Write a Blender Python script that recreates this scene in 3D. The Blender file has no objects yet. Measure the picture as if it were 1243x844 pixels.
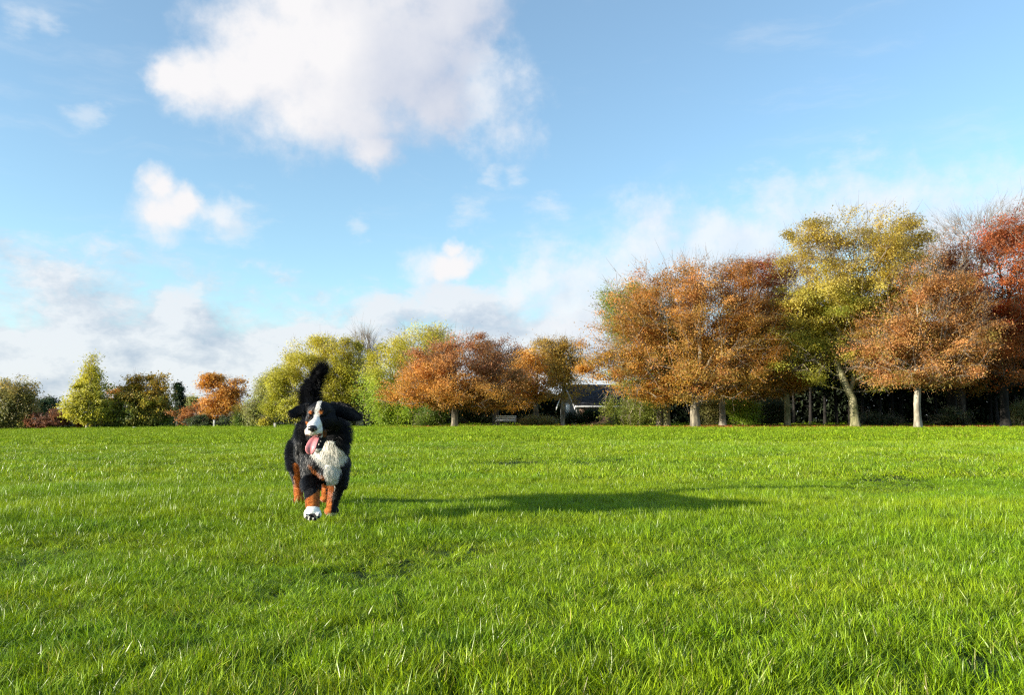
import bpy, bmesh, math, random
import numpy as np
from mathutils import Vector, Matrix

# ------------------------------------------------------------------ camera, sun, exposure
SC = bpy.context.scene
COL = SC.collection
F = 970.0; CX = 621.5; CY = 422.0; HZ = 508.0; CAMH = 0.66
PITCH = math.atan((HZ - CY) / F)
cam_d = bpy.data.cameras.new("camera")
cam = bpy.data.objects.new("camera", cam_d); COL.objects.link(cam)
cam_d.sensor_width = 36.0; cam_d.lens = F / 1243.0 * 36.0
cam_d.clip_start = 0.05; cam_d.clip_end = 6000
cam.location = (0, 0, CAMH); cam.rotation_euler = (math.pi / 2 + PITCH, 0, 0)
SC.camera = cam
SC.view_settings.view_transform = 'Standard'; SC.view_settings.look = 'None'
SC.view_settings.gamma = 1.0; SC.view_settings.exposure = 1.2
SC.view_settings.use_curve_mapping = False
SC.cycles.use_denoising = False; SC.cycles.filter_width = 1.3
SC.cycles.sample_clamp_indirect = 6.0; SC.cycles.max_bounces = 7; SC.cycles.transparent_max_bounces = 8

SUN_EL = math.radians(12.3)
SUN_BACK = math.radians(20.0)         # sun stands to the left, a little behind the camera
S_DIR = Vector((-math.cos(SUN_BACK) * math.cos(SUN_EL), -math.sin(SUN_BACK) * math.cos(SUN_EL), math.sin(SUN_EL)))
sun_d = bpy.data.lights.new("sun", 'SUN'); sun = bpy.data.objects.new("sun", sun_d); COL.objects.link(sun)
sun_d.energy = 5.0; sun_d.angle = math.radians(0.55); sun_d.color = (1.0, 0.92, 0.78)
sun.rotation_euler = S_DIR.to_track_quat('Z', 'Y').to_euler()

def ray(px, py):
    u = (px - CX) / F; v = (CY - py) / F
    c, s = math.cos(PITCH), math.sin(PITCH)
    return Vector((u, c - v * s, s + v * c))
def at(px, py, Y):
    d = ray(px, py); return Vector((d.x / d.y * Y, Y, CAMH + d.z / d.y * Y))
def skydir(px, py): return ray(px, py).normalized()

# ------------------------------------------------------------------ world: Nishita sky with clouds
W = bpy.data.worlds.new("World"); SC.world = W; W.use_nodes = True
nt = W.node_tree; nt.nodes.clear()
def N(tree, typ, **kw):
    n = tree.nodes.new(typ)
    for k, v in kw.items(): setattr(n, k, v)
    return n
class G:
    """tiny helper: math on sockets"""
    def __init__(s, tree): s.t = tree
    def put(s, sock, v):
        if isinstance(v, bpy.types.NodeSocket): s.t.links.new(v, sock)
        else: sock.default_value = v
    def m(s, op, a, b=0.0, c=0.0, clamp=False):
        n = N(s.t, 'ShaderNodeMath', operation=op, use_clamp=clamp)
        s.put(n.inputs[0], a); s.put(n.inputs[1], b)
        if op in ('MULTIPLY_ADD', 'SMOOTH_MAX', 'SMOOTH_MIN'): s.put(n.inputs[2], c)
        return n.outputs[0]
    def v(s, op, a, b=(0, 0, 0)):
        n = N(s.t, 'ShaderNodeVectorMath', operation=op); s.put(n.inputs[0], a)
        if op == 'SCALE': s.put(n.inputs[3], b)
        else: s.put(n.inputs[1], b)
        return n.outputs['Value'] if op in ('DISTANCE', 'LENGTH', 'DOT_PRODUCT') else n.outputs['Vector']
    def noise(s, vec, scale, detail=4, rough=0.55, color=False, dist=0.0):
        n = N(s.t, 'ShaderNodeTexNoise'); s.put(n.inputs['Vector'], vec)
        n.inputs['Scale'].default_value = scale; n.inputs['Detail'].default_value = detail
        n.inputs['Roughness'].default_value = rough; n.inputs['Distortion'].default_value = dist
        return n.outputs['Color'] if color else n.outputs['Fac']
    def rng(s, x, a, b, c=0.0, d=1.0, smooth=True):
        n = N(s.t, 'ShaderNodeMapRange', interpolation_type='SMOOTHSTEP' if smooth else 'LINEAR')
        s.put(n.inputs[0], x); n.inputs[1].default_value = a; n.inputs[2].default_value = b
        n.inputs[3].default_value = c; n.inputs[4].default_value = d
        return n.outputs[0]
    def mix(s, f, a, b, blend='MIX'):
        n = N(s.t, 'ShaderNodeMix', data_type='RGBA', blend_type=blend)
        s.put(n.inputs[0], f); s.put(n.inputs[6], a); s.put(n.inputs[7], b)
        return n.outputs[2]
g = G(nt)
sky = N(nt, 'ShaderNodeTexSky', sky_type='NISHITA', sun_disc=False)
sky.sun_elevation = SUN_EL
sky.sun_rotation = math.atan2(S_DIR.x, S_DIR.y)
sky.altitude = 0; sky.air_density = 1.0; sky.dust_density = 0.6; sky.ozone_density = 1.6
tc = N(nt, 'ShaderNodeTexCoord'); D = tc.outputs['Generated']
SKY_GAIN = (1.02, 1.26, 1.32, 1)
skyc = g.mix(1.0, sky.outputs[0], SKY_GAIN, 'MULTIPLY')

BIG = [(338, 72, 100), (420, 50, 130), (500, 60, 105), (432, 140, 66), (385, 120, 84), (285, 95, 62), (240, 96, 46), (205, 90, 26),
       (450, 182, 38), (532, 118, 66), (470, -80, 150), (370, -20, 80), (545, 10, 80),
       (200, 255, 40), (194, 222, 26), (228, 243, 26), (552, 324, 30), (534, 326, 26), (547, 303, 18),
       (-420, 60, 160), (-560, 120, 120), (1700, -120, 200), (1850, -60, 150), (900, -420, 180), (760, -380, 120), (-100, -500, 200)]
SOFT = [(590, 118, 86), (262, 264, 34), (518, 326, 40), (572, 322, 26), (800, 300, 78), (870, 305, 85), (930, 295, 80), (1000, 275, 80),
        (1080, 262, 84), (1150, 280, 90), (1230, 265, 90), (750, 340, 78), (690, 375, 95), (630, 352, 46), (665, 345, 46), (1330, 270, 90), (1500, 260, 110)]
WISP = [(285, 272, 44), (668, 252, 34), (570, 260, 34), (110, 133, 30), (25, 30, 26), (52, 28, 22), (440, 276, 22), (935, 240, 50), (1040, 222, 60), (660, 300, 40), (595, 214, 20), (620, 217, 20)]
def field(vec, blobs):
    acc = None
    for (x, y, r) in blobs:
        c = skydir(x, y) if -900 < x < 2200 else skydir(x, y)
        dst = g.v('DISTANCE', vec, tuple(c))
        f = g.m('MULTIPLY_ADD', dst, -F / r * 1.0, 1.0)
        acc = f if acc is None else g.m('SMOOTH_MAX', acc, f, 0.18)
    return acc
def warp(vec, sc, amp):
    c = g.noise(vec, sc, 5, 0.6, color=True)
    c = g.v('SUBTRACT', c, (0.5, 0.5, 0.5)); c = g.v('SCALE', c, amp)
    return g.v('ADD', vec, c)
def cloud_density(vec):
    w = warp(warp(vec, 7.0, 0.07), 30.0, 0.024)
    n1 = g.m('SUBTRACT', g.noise(vec, 24.0, 10, 0.62), 0.5)
    fB, fS = field(w, BIG), field(w, SOFT)
    b = g.m('MULTIPLY_ADD', n1, 0.85, fB)
    s_ = g.m('MULTIPLY_ADD', n1, 1.5, fS)
    # low bank of stratocumulus round the horizon
    sep = N(nt, 'ShaderNodeSeparateXYZ'); g.put(sep.inputs[0], vec)
    sq = warp(g.v('MULTIPLY', vec, (1.0, 1.0, 1.7)), 12.0, 0.05)
    nb = g.m('SUBTRACT', g.noise(sq, 7.0, 9, 0.6), 0.5)
    bank = g.m('ADD', g.m('MULTIPLY_ADD', sep.outputs[2], -9.5, 1.85), g.m('MULTIPLY', nb, 3.7))
    return b, s_, bank, fB
B0, S0, K0, FB0 = cloud_density(D)
off = tuple(Vector((-0.030, -0.006, 0.018)))
Dn = g.v('NORMALIZE', g.v('ADD', D, off))
B1, S1, K1, FB1 = cloud_density(Dn)
Df = g.v('NORMALIZE', g.v('ADD', D, (-0.095, -0.02, 0.03)))
LARGE = [(400, 60, 230), (205, 240, 60), (550, 320, 42), (-480, 90, 220), (1770, -90, 260), (830, -400, 230)]
Dw = warp(D, 12.0, 0.05); FB2 = field(g.v('ADD', Dw, (-0.09, -0.02, 0.02)), LARGE); FBs = field(Dw, LARGE)
aB = g.rng(B0, -0.10, 0.70)
aS = g.m('MULTIPLY', g.rng(S0, 0.0, 0.95), 0.80)
aK = g.m('MULTIPLY', g.rng(K0, 0.0, 0.8), 0.92)
def shade(a, b, k): return g.m('MULTIPLY_ADD', g.m('SUBTRACT', a, b), k, 0.55, clamp=True)
lB = g.m('MULTIPLY_ADD', g.m('SUBTRACT', B0, B1), 0.45, g.m('MULTIPLY_ADD', g.m('SUBTRACT', FBs, FB2), 1.0, 0.66), clamp=True)
lS = shade(S0, S1, 0.8); lK = shade(K0, K1, 1.25)
CL_D, CL_L = (2.35, 2.65, 3.3, 1), (4.15, 4.1, 4.15, 1)
CB_D = (1.95, 2.38, 3.0, 1); CB_L = (3.7, 3.85, 4.05, 1)
cB = g.mix(lB, CL_D, CL_L); cS = g.mix(lS, (3.0, 3.35, 3.85, 1), (4.1, 4.15, 4.25, 1)); cK = g.mix(lK, CB_D, CB_L)
wsp = g.m('MULTIPLY_ADD', g.m('SUBTRACT', g.noise(g.v('MULTIPLY', D, (1, 1, 2.2)), 26.0, 8, 0.62), 0.5), 2.2, field(warp(D, 14.0, 0.05), WISP))
aW = g.m('MULTIPLY', g.rng(wsp, 0.1, 1.2), 0.45)
# faint cirrus streaks
cir = g.noise(g.v('MULTIPLY', warp(D, 3.0, 0.1), (1.0, 1.0, 5.5)), 5.0, 7, 0.6)
aC = g.m('MULTIPLY', g.rng(cir, 0.52, 0.85), 0.25)
out = g.mix(g.m('ADD', aC, 0.09), skyc, (3.9, 4.05, 4.2, 1))
out = g.mix(aW, out, (4.0, 4.1, 4.2, 1)); out = g.mix(aK, out, cK); out = g.mix(aS, out, cS); out = g.mix(aB, out, cB)
bg = N(nt, 'ShaderNodeBackground'); nt.links.new(out, bg.inputs[0]); bg.inputs[1].default_value = 0.1
wo = N(nt, 'ShaderNodeOutputWorld'); nt.links.new(bg.outputs[0], wo.inputs[0])
W.cycles.sampling_method = 'MANUAL'; W.cycles.sample_map_resolution = 512

# ------------------------------------------------------------------ helpers
def lin(r, g_, b, k=1.0):
    f = lambda c: (c / 255 / 12.92 if c <= 10 else ((c / 255 + 0.055) / 1.055) ** 2.4) * k
    return np.array([f(r), f(g_), f(b)])
class Noise:
    """cheap smooth 3-D noise: a sum of sines, about -1..1"""
    def __init__(s, seed, freq=1.0, n=10):
        r = np.random.RandomState(seed)
        d = r.normal(size=(n, 3)); d /= np.linalg.norm(d, axis=1)[:, None]
        s.k = d * (freq * 2 ** r.uniform(-0.8, 1.2, n))[:, None]; s.p = r.uniform(0, 6.28, n); s.n = n
    def __call__(s, p):
        return np.sin(p @ s.k.T + s.p).sum(1) / math.sqrt(s.n) * 0.9
T1, T2, T3 = Noise(3, 1.5, 9), Noise(8, 0.42, 9), Noise(5, 0.11, 7)
def terrain(x, y):
    x = np.asarray(x, float); y = np.asarray(y, float)
    p = np.stack([x, y, np.zeros_like(x)], -1).reshape(-1, 3)
    t = -x - 4
    sp = np.where(t > 20, t, 2.5 * np.log1p(np.exp(np.clip(t / 2.5, -30, 30))))
    z = -0.0137 * np.minimum(sp, 110)
    near = np.clip(np.abs(y) / 8, 0, 1)
    u = T1(p) * 0.007 + T2(p) * (0.008 + 0.018 * near.reshape(-1)) + T3(p) * 0.03 * near.reshape(-1)
    return z + u.reshape(z.shape)
def tz(x, y): return float(terrain(np.array([x]), np.array([y]))[0])

def mesh_from(name, V, faces_flat, starts, totals, mats, cols=None, smooth=False):
    me = bpy.data.meshes.new(name)
    me.vertices.add(len(V)); me.vertices.foreach_set('co', np.ascontiguousarray(V, dtype=np.float32).ravel())
    me.loops.add(len(faces_flat)); me.loops.foreach_set('vertex_index', np.ascontiguousarray(faces_flat, dtype=np.int32))
    me.polygons.add(len(starts)); me.polygons.foreach_set('loop_start', np.ascontiguousarray(starts, dtype=np.int32))
    me.polygons.foreach_set('loop_total', np.ascontiguousarray(totals, dtype=np.int32))
    if smooth: me.polygons.foreach_set('use_smooth', np.ones(len(starts), dtype=bool))
    me.update(calc_edges=True)
    if cols is not None:
        a = me.attributes.new('Col', 'FLOAT_COLOR', 'POINT')
        c = np.ones((len(V), 4), dtype=np.float32); c[:, :3] = cols
        a.data.foreach_set('color', c.ravel())
    for m in (mats if isinstance(mats, (list, tuple)) else [mats]): me.materials.append(m)
    return me
def mesh_q(name, V, Q, mats, cols=None, smooth=False):
    Q = np.asarray(Q); k = Q.shape[1]
    return mesh_from(name, V, Q.ravel(), np.arange(len(Q)) * k, np.full(len(Q), k), mats, cols, smooth)
def link(name, me, parent=None, **props):
    o = bpy.data.objects.new(name, me); COL.objects.link(o)
    if parent is not None: o.parent = parent
    for k, v in props.items(): o[k] = v
    return o
def thing(name, label, cat, loc, rz=0, group=None):
    o = bpy.data.objects.new(name, None); COL.objects.link(o)
    o.location = loc; o.rotation_euler = (0, 0, rz); o['label'] = label; o['category'] = cat
    o.empty_display_size = 0.3
    if group: o['group'] = group
    return o

# ------------------------------------------------------------------ materials
def new_mat(name):
    m = bpy.data.materials.new(name); m.use_nodes = True; t = m.node_tree; t.nodes.clear()
    o = N(t, 'ShaderNodeOutputMaterial'); return m, t, G(t), o
def mat_leaf(name='leaf', trans=0.5, rough=0.5, spec=0.3):
    m, t, q, o = new_mat(name)
    a = N(t, 'ShaderNodeAttribute', attribute_name='Col')
    p = N(t, 'ShaderNodeBsdfPrincipled'); t.links.new(a.outputs['Color'], p.inputs['Base Color'])
    p.inputs['Roughness'].default_value = rough; p.inputs['Specular IOR Level'].default_value = spec
    tr = N(t, 'ShaderNodeBsdfTranslucent')
    c = q.mix(1.0, a.outputs['Color'], (1.08, 1.04, 0.8, 1), 'MULTIPLY'); t.links.new(c, tr.inputs[0])
    mx = N(t, 'ShaderNodeMixShader'); mx.inputs[0].default_value = trans
    t.links.new(p.outputs[0], mx.inputs[1]); t.links.new(tr.outputs[0], mx.inputs[2]); t.links.new(mx.outputs[0], o.inputs[0])
    return m
def mat_simple(name, c1, c2, scale=6.0, rough=0.8, bump=0.3, stretch=(1, 1, 1), spec=0.3, thr=(0.35, 0.65)):
    m, t, q, o = new_mat(name)
    tcn = N(t, 'ShaderNodeTexCoord')
    v = q.v('MULTIPLY', tcn.outputs['Object'], stretch)
    n1 = q.noise(v, scale, 7, 0.62)
    c = q.mix(q.rng(n1, *thr), tuple(c1) + (1,), tuple(c2) + (1,))
    n2 = q.noise(v, scale * 5, 4, 0.6)
    c = q.mix(0.25, c, q.mix(n2, (0.25, 0.25, 0.25, 1), (1.5, 1.5, 1.5, 1)), 'OVERLAY')
    p = N(t, 'ShaderNodeBsdfPrincipled'); t.links.new(c, p.inputs['Base Color'])
    p.inputs['Roughness'].default_value = rough; p.inputs['Specular IOR Level'].default_value = spec
    b = N(t, 'ShaderNodeBump'); b.inputs['Strength'].default_value = bump; t.links.new(n2, b.inputs['Height'])
    t.links.new(b.outputs[0], p.inputs['Normal']); t.links.new(p.outputs[0], o.inputs[0])
    return m
M_LEAF = mat_leaf()
M_NEEDLE = mat_leaf('needle', 0.12, 0.6, 0.2)
M_BARK = mat_simple('bark_grey', (0.065, 0.055, 0.038), (0.27, 0.235, 0.165), 3.4, 0.85, 1.0, (1, 1, 0.35))
M_BARKP = mat_simple('bark_pale', (0.13, 0.115, 0.08), (0.35, 0.31, 0.235), 2.6, 0.8, 0.7, (1, 1, 0.4))
M_BARKD = mat_simple('bark_dark', (0.055, 0.045, 0.035), (0.15, 0.125, 0.09), 2.4, 0.9, 0.6, (1, 1, 0.3))
M_BARK_SHADE = mat_simple('bark_shaded', (0.008, 0.007, 0.006), (0.022, 0.019, 0.015), 2.4, 0.9, 0.6, (1, 1, 0.3))  # bark colour lowered to near black to stand for shade under the crowns
M_TWIG = mat_simple('twig_brown', (0.14, 0.11, 0.08), (0.27, 0.22, 0.165), 3, 0.8, 0.2)
M_BARKG = mat_simple('bark_mossy', (0.09, 0.09, 0.035), (0.28, 0.25, 0.14), 2.6, 0.85, 0.5, (1, 1, 0.4))

# ------------------------------------------------------------------ ground
def axis(vmax, n, k):
    t = np.linspace(-1, 1, n); return np.sinh(t * k) / math.sinh(k) * vmax
gx = axis(2500, 341, 7.2)
ty = np.linspace(0, 1, 330); gy = -14 + (np.exp(ty * 5.6) - 1) / (math.exp(5.6) - 1) * 3600
GX, GY = np.meshgrid(gx, gy); GZ = terrain(GX, GY)
V = np.stack([GX, GY, GZ], -1).reshape(-1, 3); nx, ny = len(gx), len(gy)
i = np.arange(nx - 1)[None, :] + np.arange(ny - 1)[:, None] * nx
Q = np.stack([i, i + 1, i + 1 + nx, i + nx], -1).reshape(-1, 4)
m, t, q, o = new_mat('meadow_soil')
geo = N(t, 'ShaderNodeNewGeometry'); P = geo.outputs['Position']
n1 = q.noise(P, 0.22, 6, 0.6); n2 = q.noise(P, 26.0, 5, 0.7); n3 = q.noise(q.v('MULTIPLY', P, (0.25, 1, 1)), 1.2, 5, 0.6)
c = q.mix(q.rng(n1, 0.3, 0.7), (0.030, 0.058, 0.010, 1), (0.048, 0.078, 0.012, 1))
c = q.mix(q.rng(n2, 0.42, 0.75), q.mix(1.0, c, (0.45, 0.45, 0.45, 1), 'MULTIPLY'), c)
dist = q.v('LENGTH', P)
c = q.mix(q.rng(dist, 30, 90), c, (0.085, 0.135, 0.016, 1))
p = N(t, 'ShaderNodeBsdfPrincipled'); t.links.new(c, p.inputs['Base Color']); p.inputs['Roughness'].default_value = 0.9
p.inputs['Specular IOR Level'].default_value = 0.1
b = N(t, 'ShaderNodeBump'); b.inputs['Strength'].default_value = 0.6; b.inputs['Distance'].default_value = 0.05
t.links.new(n2, b.inputs['Height']); t.links.new(b.outputs[0], p.inputs['Normal']); t.links.new(p.outputs[0], o.inputs[0])
link('ground', mesh_q('ground', V, Q, m, None, True), kind='structure')

# ------------------------------------------------------------------ grass: tuft meshes instanced by geometry nodes, one object
m, t, q, o = new_mat('grass_blade')
a = N(t, 'ShaderNodeAttribute', attribute_name='Col')
geo = N(t, 'ShaderNodeNewGeometry'); oi = N(t, 'ShaderNodeObjectInfo'); P = geo.outputs['Position']
nz = q.noise(q.v('MULTIPLY', P, (0.35, 1, 0)), 0.9, 4, 0.6)
c = q.mix(q.rng(nz, 0.3, 0.7), (0.78, 0.90, 0.9, 1), (1.18, 1.05, 0.8, 1))
c = q.mix(1.0, a.outputs['Color'], c, 'MULTIPLY')
rv = q.m('MULTIPLY_ADD', oi.outputs['Random'], 0.65, 0.72)
cv = N(t, 'ShaderNodeCombineXYZ'); [q.put(cv.inputs[k], rv) for k in range(3)]
c = q.mix(1.0, c, cv.outputs[0], 'MULTIPLY')
p = N(t, 'ShaderNodeBsdfPrincipled'); t.links.new(c, p.inputs['Base Color'])
p.inputs['Roughness'].default_value = 0.36; p.inputs['Specular IOR Level'].default_value = 0.32
tr = N(t, 'ShaderNodeBsdfTranslucent'); t.links.new(q.mix(1.0, c, (1.25, 1.15, 0.5, 1), 'MULTIPLY'), tr.inputs[0])
mx = N(t, 'ShaderNodeMixShader'); mx.inputs[0].default_value = 0.28
t.links.new(p.outputs[0], mx.inputs[1]); t.links.new(tr.outputs[0], mx.inputs[2]); t.links.new(mx.outputs[0], o.inputs[0])
M_GRASS = m
M_GRASSF = m.copy(); M_GRASSF.name = 'grass_blade_far'
for nd in M_GRASSF.node_tree.nodes:
    if nd.type == 'BSDF_PRINCIPLED': nd.inputs['Roughness'].default_value = 0.6; nd.inputs['Specular IOR Level'].default_value = 0.2
GR_A, GR_B, GR_DRY = np.array([0.128, 0.232, 0.006]), np.array([0.264, 0.364, 0.010]), np.array([0.42, 0.38, 0.14])
def tuft(name, n, rad, L, wd, seed, seg=3, dry=0.02, lean=0.25, mat=None):
    r = np.random.RandomState(seed)
    ang = r.uniform(0, 6.283, n); rr = rad * r.uniform(0, 1, n) ** 0.7
    root = np.stack([np.cos(ang) * rr, np.sin(ang) * rr, np.full(n, -0.012)], -1)
    h = L * r.uniform(0.45, 1.15, n); w = wd * r.uniform(0.6, 1.25, n)
    la = r.uniform(0, 6.283, n); lm = np.abs(r.normal(0.30, 0.26, n))
    ld = np.stack([np.cos(la) * lm + lean, np.sin(la) * lm, np.ones(n)], -1); ld /= np.linalg.norm(ld, axis=1)[:, None]
    bend = np.stack([np.cos(la), np.sin(la), np.zeros(n)], -1) * (r.uniform(0.0, 0.8, n) ** 1.5)[:, None]
    bend[:, 0] += 0.18; bend[:, 2] -= r.uniform(0, 0.35, n)
    fa = r.uniform(0, 3.1416, n); side = np.stack([np.cos(fa), np.sin(fa), np.zeros(n)], -1)
    V, col, F_ = [], [], []
    base = GR_A + (GR_B - GR_A) * r.uniform(0, 1, n)[:, None]
    base *= r.uniform(0.62, 1.3, n)[:, None]
    dr = r.uniform(0, 1, n) < dry; base[dr] = GR_DRY * r.uniform(0.6, 1.2, (dr.sum(), 1))
    for k in range(seg + 1):
        s = k / seg
        pnt = root + ld * (h * s)[:, None] + bend * (h * s * s)[:, None] * 0.8
        ww = w * (1 - 0.15 * s if k < seg else 0.0) * (1 if s < 0.5 else (1 - (s - 0.5) * 0.9))
        fade = 0.88 + 0.16 * s      # shade near the ground put into the blade colour, darker at the root
        if k < seg:
            V += [pnt - side * ww[:, None] / 2, pnt + side * ww[:, None] / 2]; col += [base * fade, base * fade]
        else:
            V.append(pnt); col.append(base * fade)
    nv = 2 * seg + 1
    VV = np.stack(V, 1).reshape(-1, 3); CC = np.stack(col, 1).reshape(-1, 3)
    b0 = np.arange(n) * nv; fl = []; st = []; tot = []
    quads = np.concatenate([np.stack([b0 + 2 * k, b0 + 2 * k + 1, b0 + 2 * k + 3, b0 + 2 * k + 2], -1) for k in range(seg - 1)])
    tris = np.stack([b0 + 2 * seg - 2, b0 + 2 * seg - 1, b0 + 2 * seg], -1)
    flat = np.concatenate([quads.ravel(), tris.ravel()])
    tot = np.concatenate([np.full(len(quads), 4), np.full(len(tris), 3)]); st = np.concatenate([[0], np.cumsum(tot)[:-1]])
    return mesh_from(name, VV, flat, st, tot, mat or M_GRASS, CC, True)
rng = np.random.RandomState(11)
H1, H2 = Noise(21, 3.2, 10), Noise(22, 0.8, 8)
def scatter(n, y0, y1, pow_=1.0, xlim=0.74, jitter=0.4):
    u = rng.uniform(0, 1, n)
    y = np.sqrt(y0 * y0 + u * (y1 * y1 - y0 * y0))
    x = rng.uniform(-1, 1, n) * (y * xlim + jitter)
    return x, y
bands = [  # y0, y1, count, tufts
    (1.0, 4.2, 6000, [tuft('grass_tuft', 105, 0.070, 0.064, 0.0028, 100 + k, 4, 0.012, 0.32) for k in range(7)], 1.0),
    (4.2, 9.0, 17500, [tuft('grass_tuft', 95, 0.085, 0.068, 0.0034, 200 + k, 3, 0.012, 0.3) for k in range(6)], 1.0),
    (9.0, 22.0, 20000, [tuft('grass_tuft', 75, 0.20, 0.080, 0.0075, 300 + k, 2, 0.02) for k in range(4)], 1.0),
    (22.0, 62.0, 25000, [tuft('grass_tuft', 90, 0.48, 0.080, 0.017, 400 + k, 2, 0.01, 0.25, M_GRASSF) for k in range(4)], 1.0),
    (62.0, 118.0, 13000, [tuft('grass_tuft', 90, 0.95, 0.080, 0.036, 500 + k, 2, 0.01, 0.25, M_GRASSF) for k in range(3)], 1.0)]
src = bpy.data.collections.new('grass_tufts')
PX, IDX, SCL, ROT = [], [], [], []
gi = 0
for (y0, y1, cnt, tufts, hs) in bands:
    for tm in tufts: src.objects.link(bpy.data.objects.new('grass_tuft_%02d' % gi, tm)); gi += 1
    x, y = scatter(cnt, y0, y1)
    z = terrain(x, y); P3 = np.stack([x, y, z], -1)
    hn = H1(P3 * np.array([0.8, 1, 0])) * 0.65 + H2(P3 * np.array([0.6, 1, 0])) * 0.5
    if y1 < 30:    # thin, low places between the lush clumps
        keep = (hn > -0.75) | (rng.uniform(0, 1, cnt) < 0.4); P3 = P3[keep]; hn = hn[keep]
    n = len(P3)
    s = np.clip(1.0 + 0.42 * hn, 0.38, 1.8) * rng.uniform(0.6, 1.38, n)
    PX.append(P3); IDX.append(gi - len(tufts) + rng.randint(0, len(tufts), n))
    SCL.append(np.stack([rng.uniform(0.85, 1.15, n), rng.uniform(0.85, 1.15, n), s], -1))
    far = 1.0 if y1 > 30 else 1.0
    ROT.append(np.stack([rng.normal(0, 0.13, n), rng.normal(0.0, 0.13, n), rng.uniform(0, 6.283, n)], -1))
PX = np.concatenate(PX); IDX = np.concatenate(IDX); SCL = np.concatenate(SCL); ROT = np.concatenate(ROT)
me = bpy.data.meshes.new('grass'); me.vertices.add(len(PX)); me.vertices.foreach_set('co', PX.astype(np.float32).ravel())
a = me.attributes.new('idx', 'INT', 'POINT'); a.data.foreach_set('value', IDX.astype(np.int32))
a = me.attributes.new('scl', 'FLOAT_VECTOR', 'POINT'); a.data.foreach_set('vector', SCL.astype(np.float32).ravel())
a = me.attributes.new('rot', 'FLOAT_VECTOR', 'POINT'); a.data.foreach_set('vector', ROT.astype(np.float32).ravel())
grass = link('grass', me, kind='stuff', label='short lush green grass covering the whole field', category='grass')
ng = bpy.data.node_groups.new('grass_instances', 'GeometryNodeTree')
ng.interface.new_socket('Geometry', in_out='INPUT', socket_type='NodeSocketGeometry')
ng.interface.new_socket('Geometry', in_out='OUTPUT', socket_type='NodeSocketGeometry')
gin = N(ng, 'NodeGroupInput'); gout = N(ng, 'NodeGroupOutput')
ci = N(ng, 'GeometryNodeCollectionInfo'); ci.inputs['Collection'].default_value = src
ci.inputs['Separate Children'].default_value = True; ci.inputs['Reset Children'].default_value = True
def attr(nm, dt):
    n = N(ng, 'GeometryNodeInputNamedAttribute', data_type=dt); n.inputs['Name'].default_value = nm; return n.outputs[0]
iop = N(ng, 'GeometryNodeInstanceOnPoints'); L_ = ng.links.new
L_(gin.outputs[0], iop.inputs['Points']); L_(ci.outputs[0], iop.inputs['Instance']); iop.inputs['Pick Instance'].default_value = True
L_(attr('idx', 'INT'), iop.inputs['Instance Index']); L_(attr('scl', 'FLOAT_VECTOR'), iop.inputs['Scale'])
e2r = N(ng, 'FunctionNodeEulerToRotation'); L_(attr('rot', 'FLOAT_VECTOR'), e2r.inputs[0]); L_(e2r.outputs[0], iop.inputs['Rotation'])
L_(iop.outputs[0], gout.inputs[0])
md = grass.modifiers.new('grass', 'NODES'); md.node_group = ng

# ------------------------------------------------------------------ trees
def frusta(A, B, ra, rb, sides):
    n = len(A); d = B - A; L = np.linalg.norm(d, axis=1)[:, None] + 1e-9; d = d / L
    up = np.where(np.abs(d[:, 2:3]) > 0.9, np.array([[1.0, 0, 0]]), np.array([[0, 0, 1.0]]))
    u = np.cross(d, up); u /= np.linalg.norm(u, axis=1)[:, None]; v = np.cross(d, u)
    th = np.arange(sides) / sides * 2 * np.pi
    ring = u[:, None, :] * np.cos(th)[None, :, None] + v[:, None, :] * np.sin(th)[None, :, None]
    B2 = B + d * (ra[:, None] * 0.25)
    VV = np.concatenate([A[:, None, :] + ring * ra[:, None, None], B2[:, None, :] + ring * rb[:, None, None]], 1).reshape(-1, 3)
    b = (np.arange(n) * 2 * sides)[:, None]; k = np.arange(sides)[None, :]; k2 = (k + 1) % sides
    Q = np.stack([b + k, b + k2, b + sides + k2, b + sides + k], -1).reshape(-1, 4)
    return VV, Q
def tube_mesh_arrays(P, R, sides, seed, flare=0.0, rough=0.08):
    P = np.asarray(P, float); n = len(P); r = np.random.RandomState(seed)
    lob = r.uniform(0, 6.28, 5); th = np.arange(sides) / sides * 2 * np.pi
    rings = []
    for k in range(n):
        h = P[k, 2] - P[0, 2]
        fl = flare * math.exp(-max(h, 0) / 0.35)
        prof = 1 + rough * np.sin(3 * th + lob[0] + h * 0.4) + rough * 0.7 * np.sin(5 * th + lob[1] - h * 0.7) + fl * (1 + 0.35 * np.sin(4 * th + lob[2]) + 0.25 * np.sin(7 * th + lob[3]))
        rings.append(P[k] + np.stack([np.cos(th), np.sin(th), np.zeros(sides)], -1) * (R[k] * prof)[:, None])
    VV = np.concatenate(rings); k = np.arange(sides); k2 = (k + 1) % sides
    Q = np.concatenate([np.stack([j * sides + k, j * sides + k2, (j + 1) * sides + k2, (j + 1) * sides + k], -1) for j in range(n - 1)])
    return VV, Q
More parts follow.
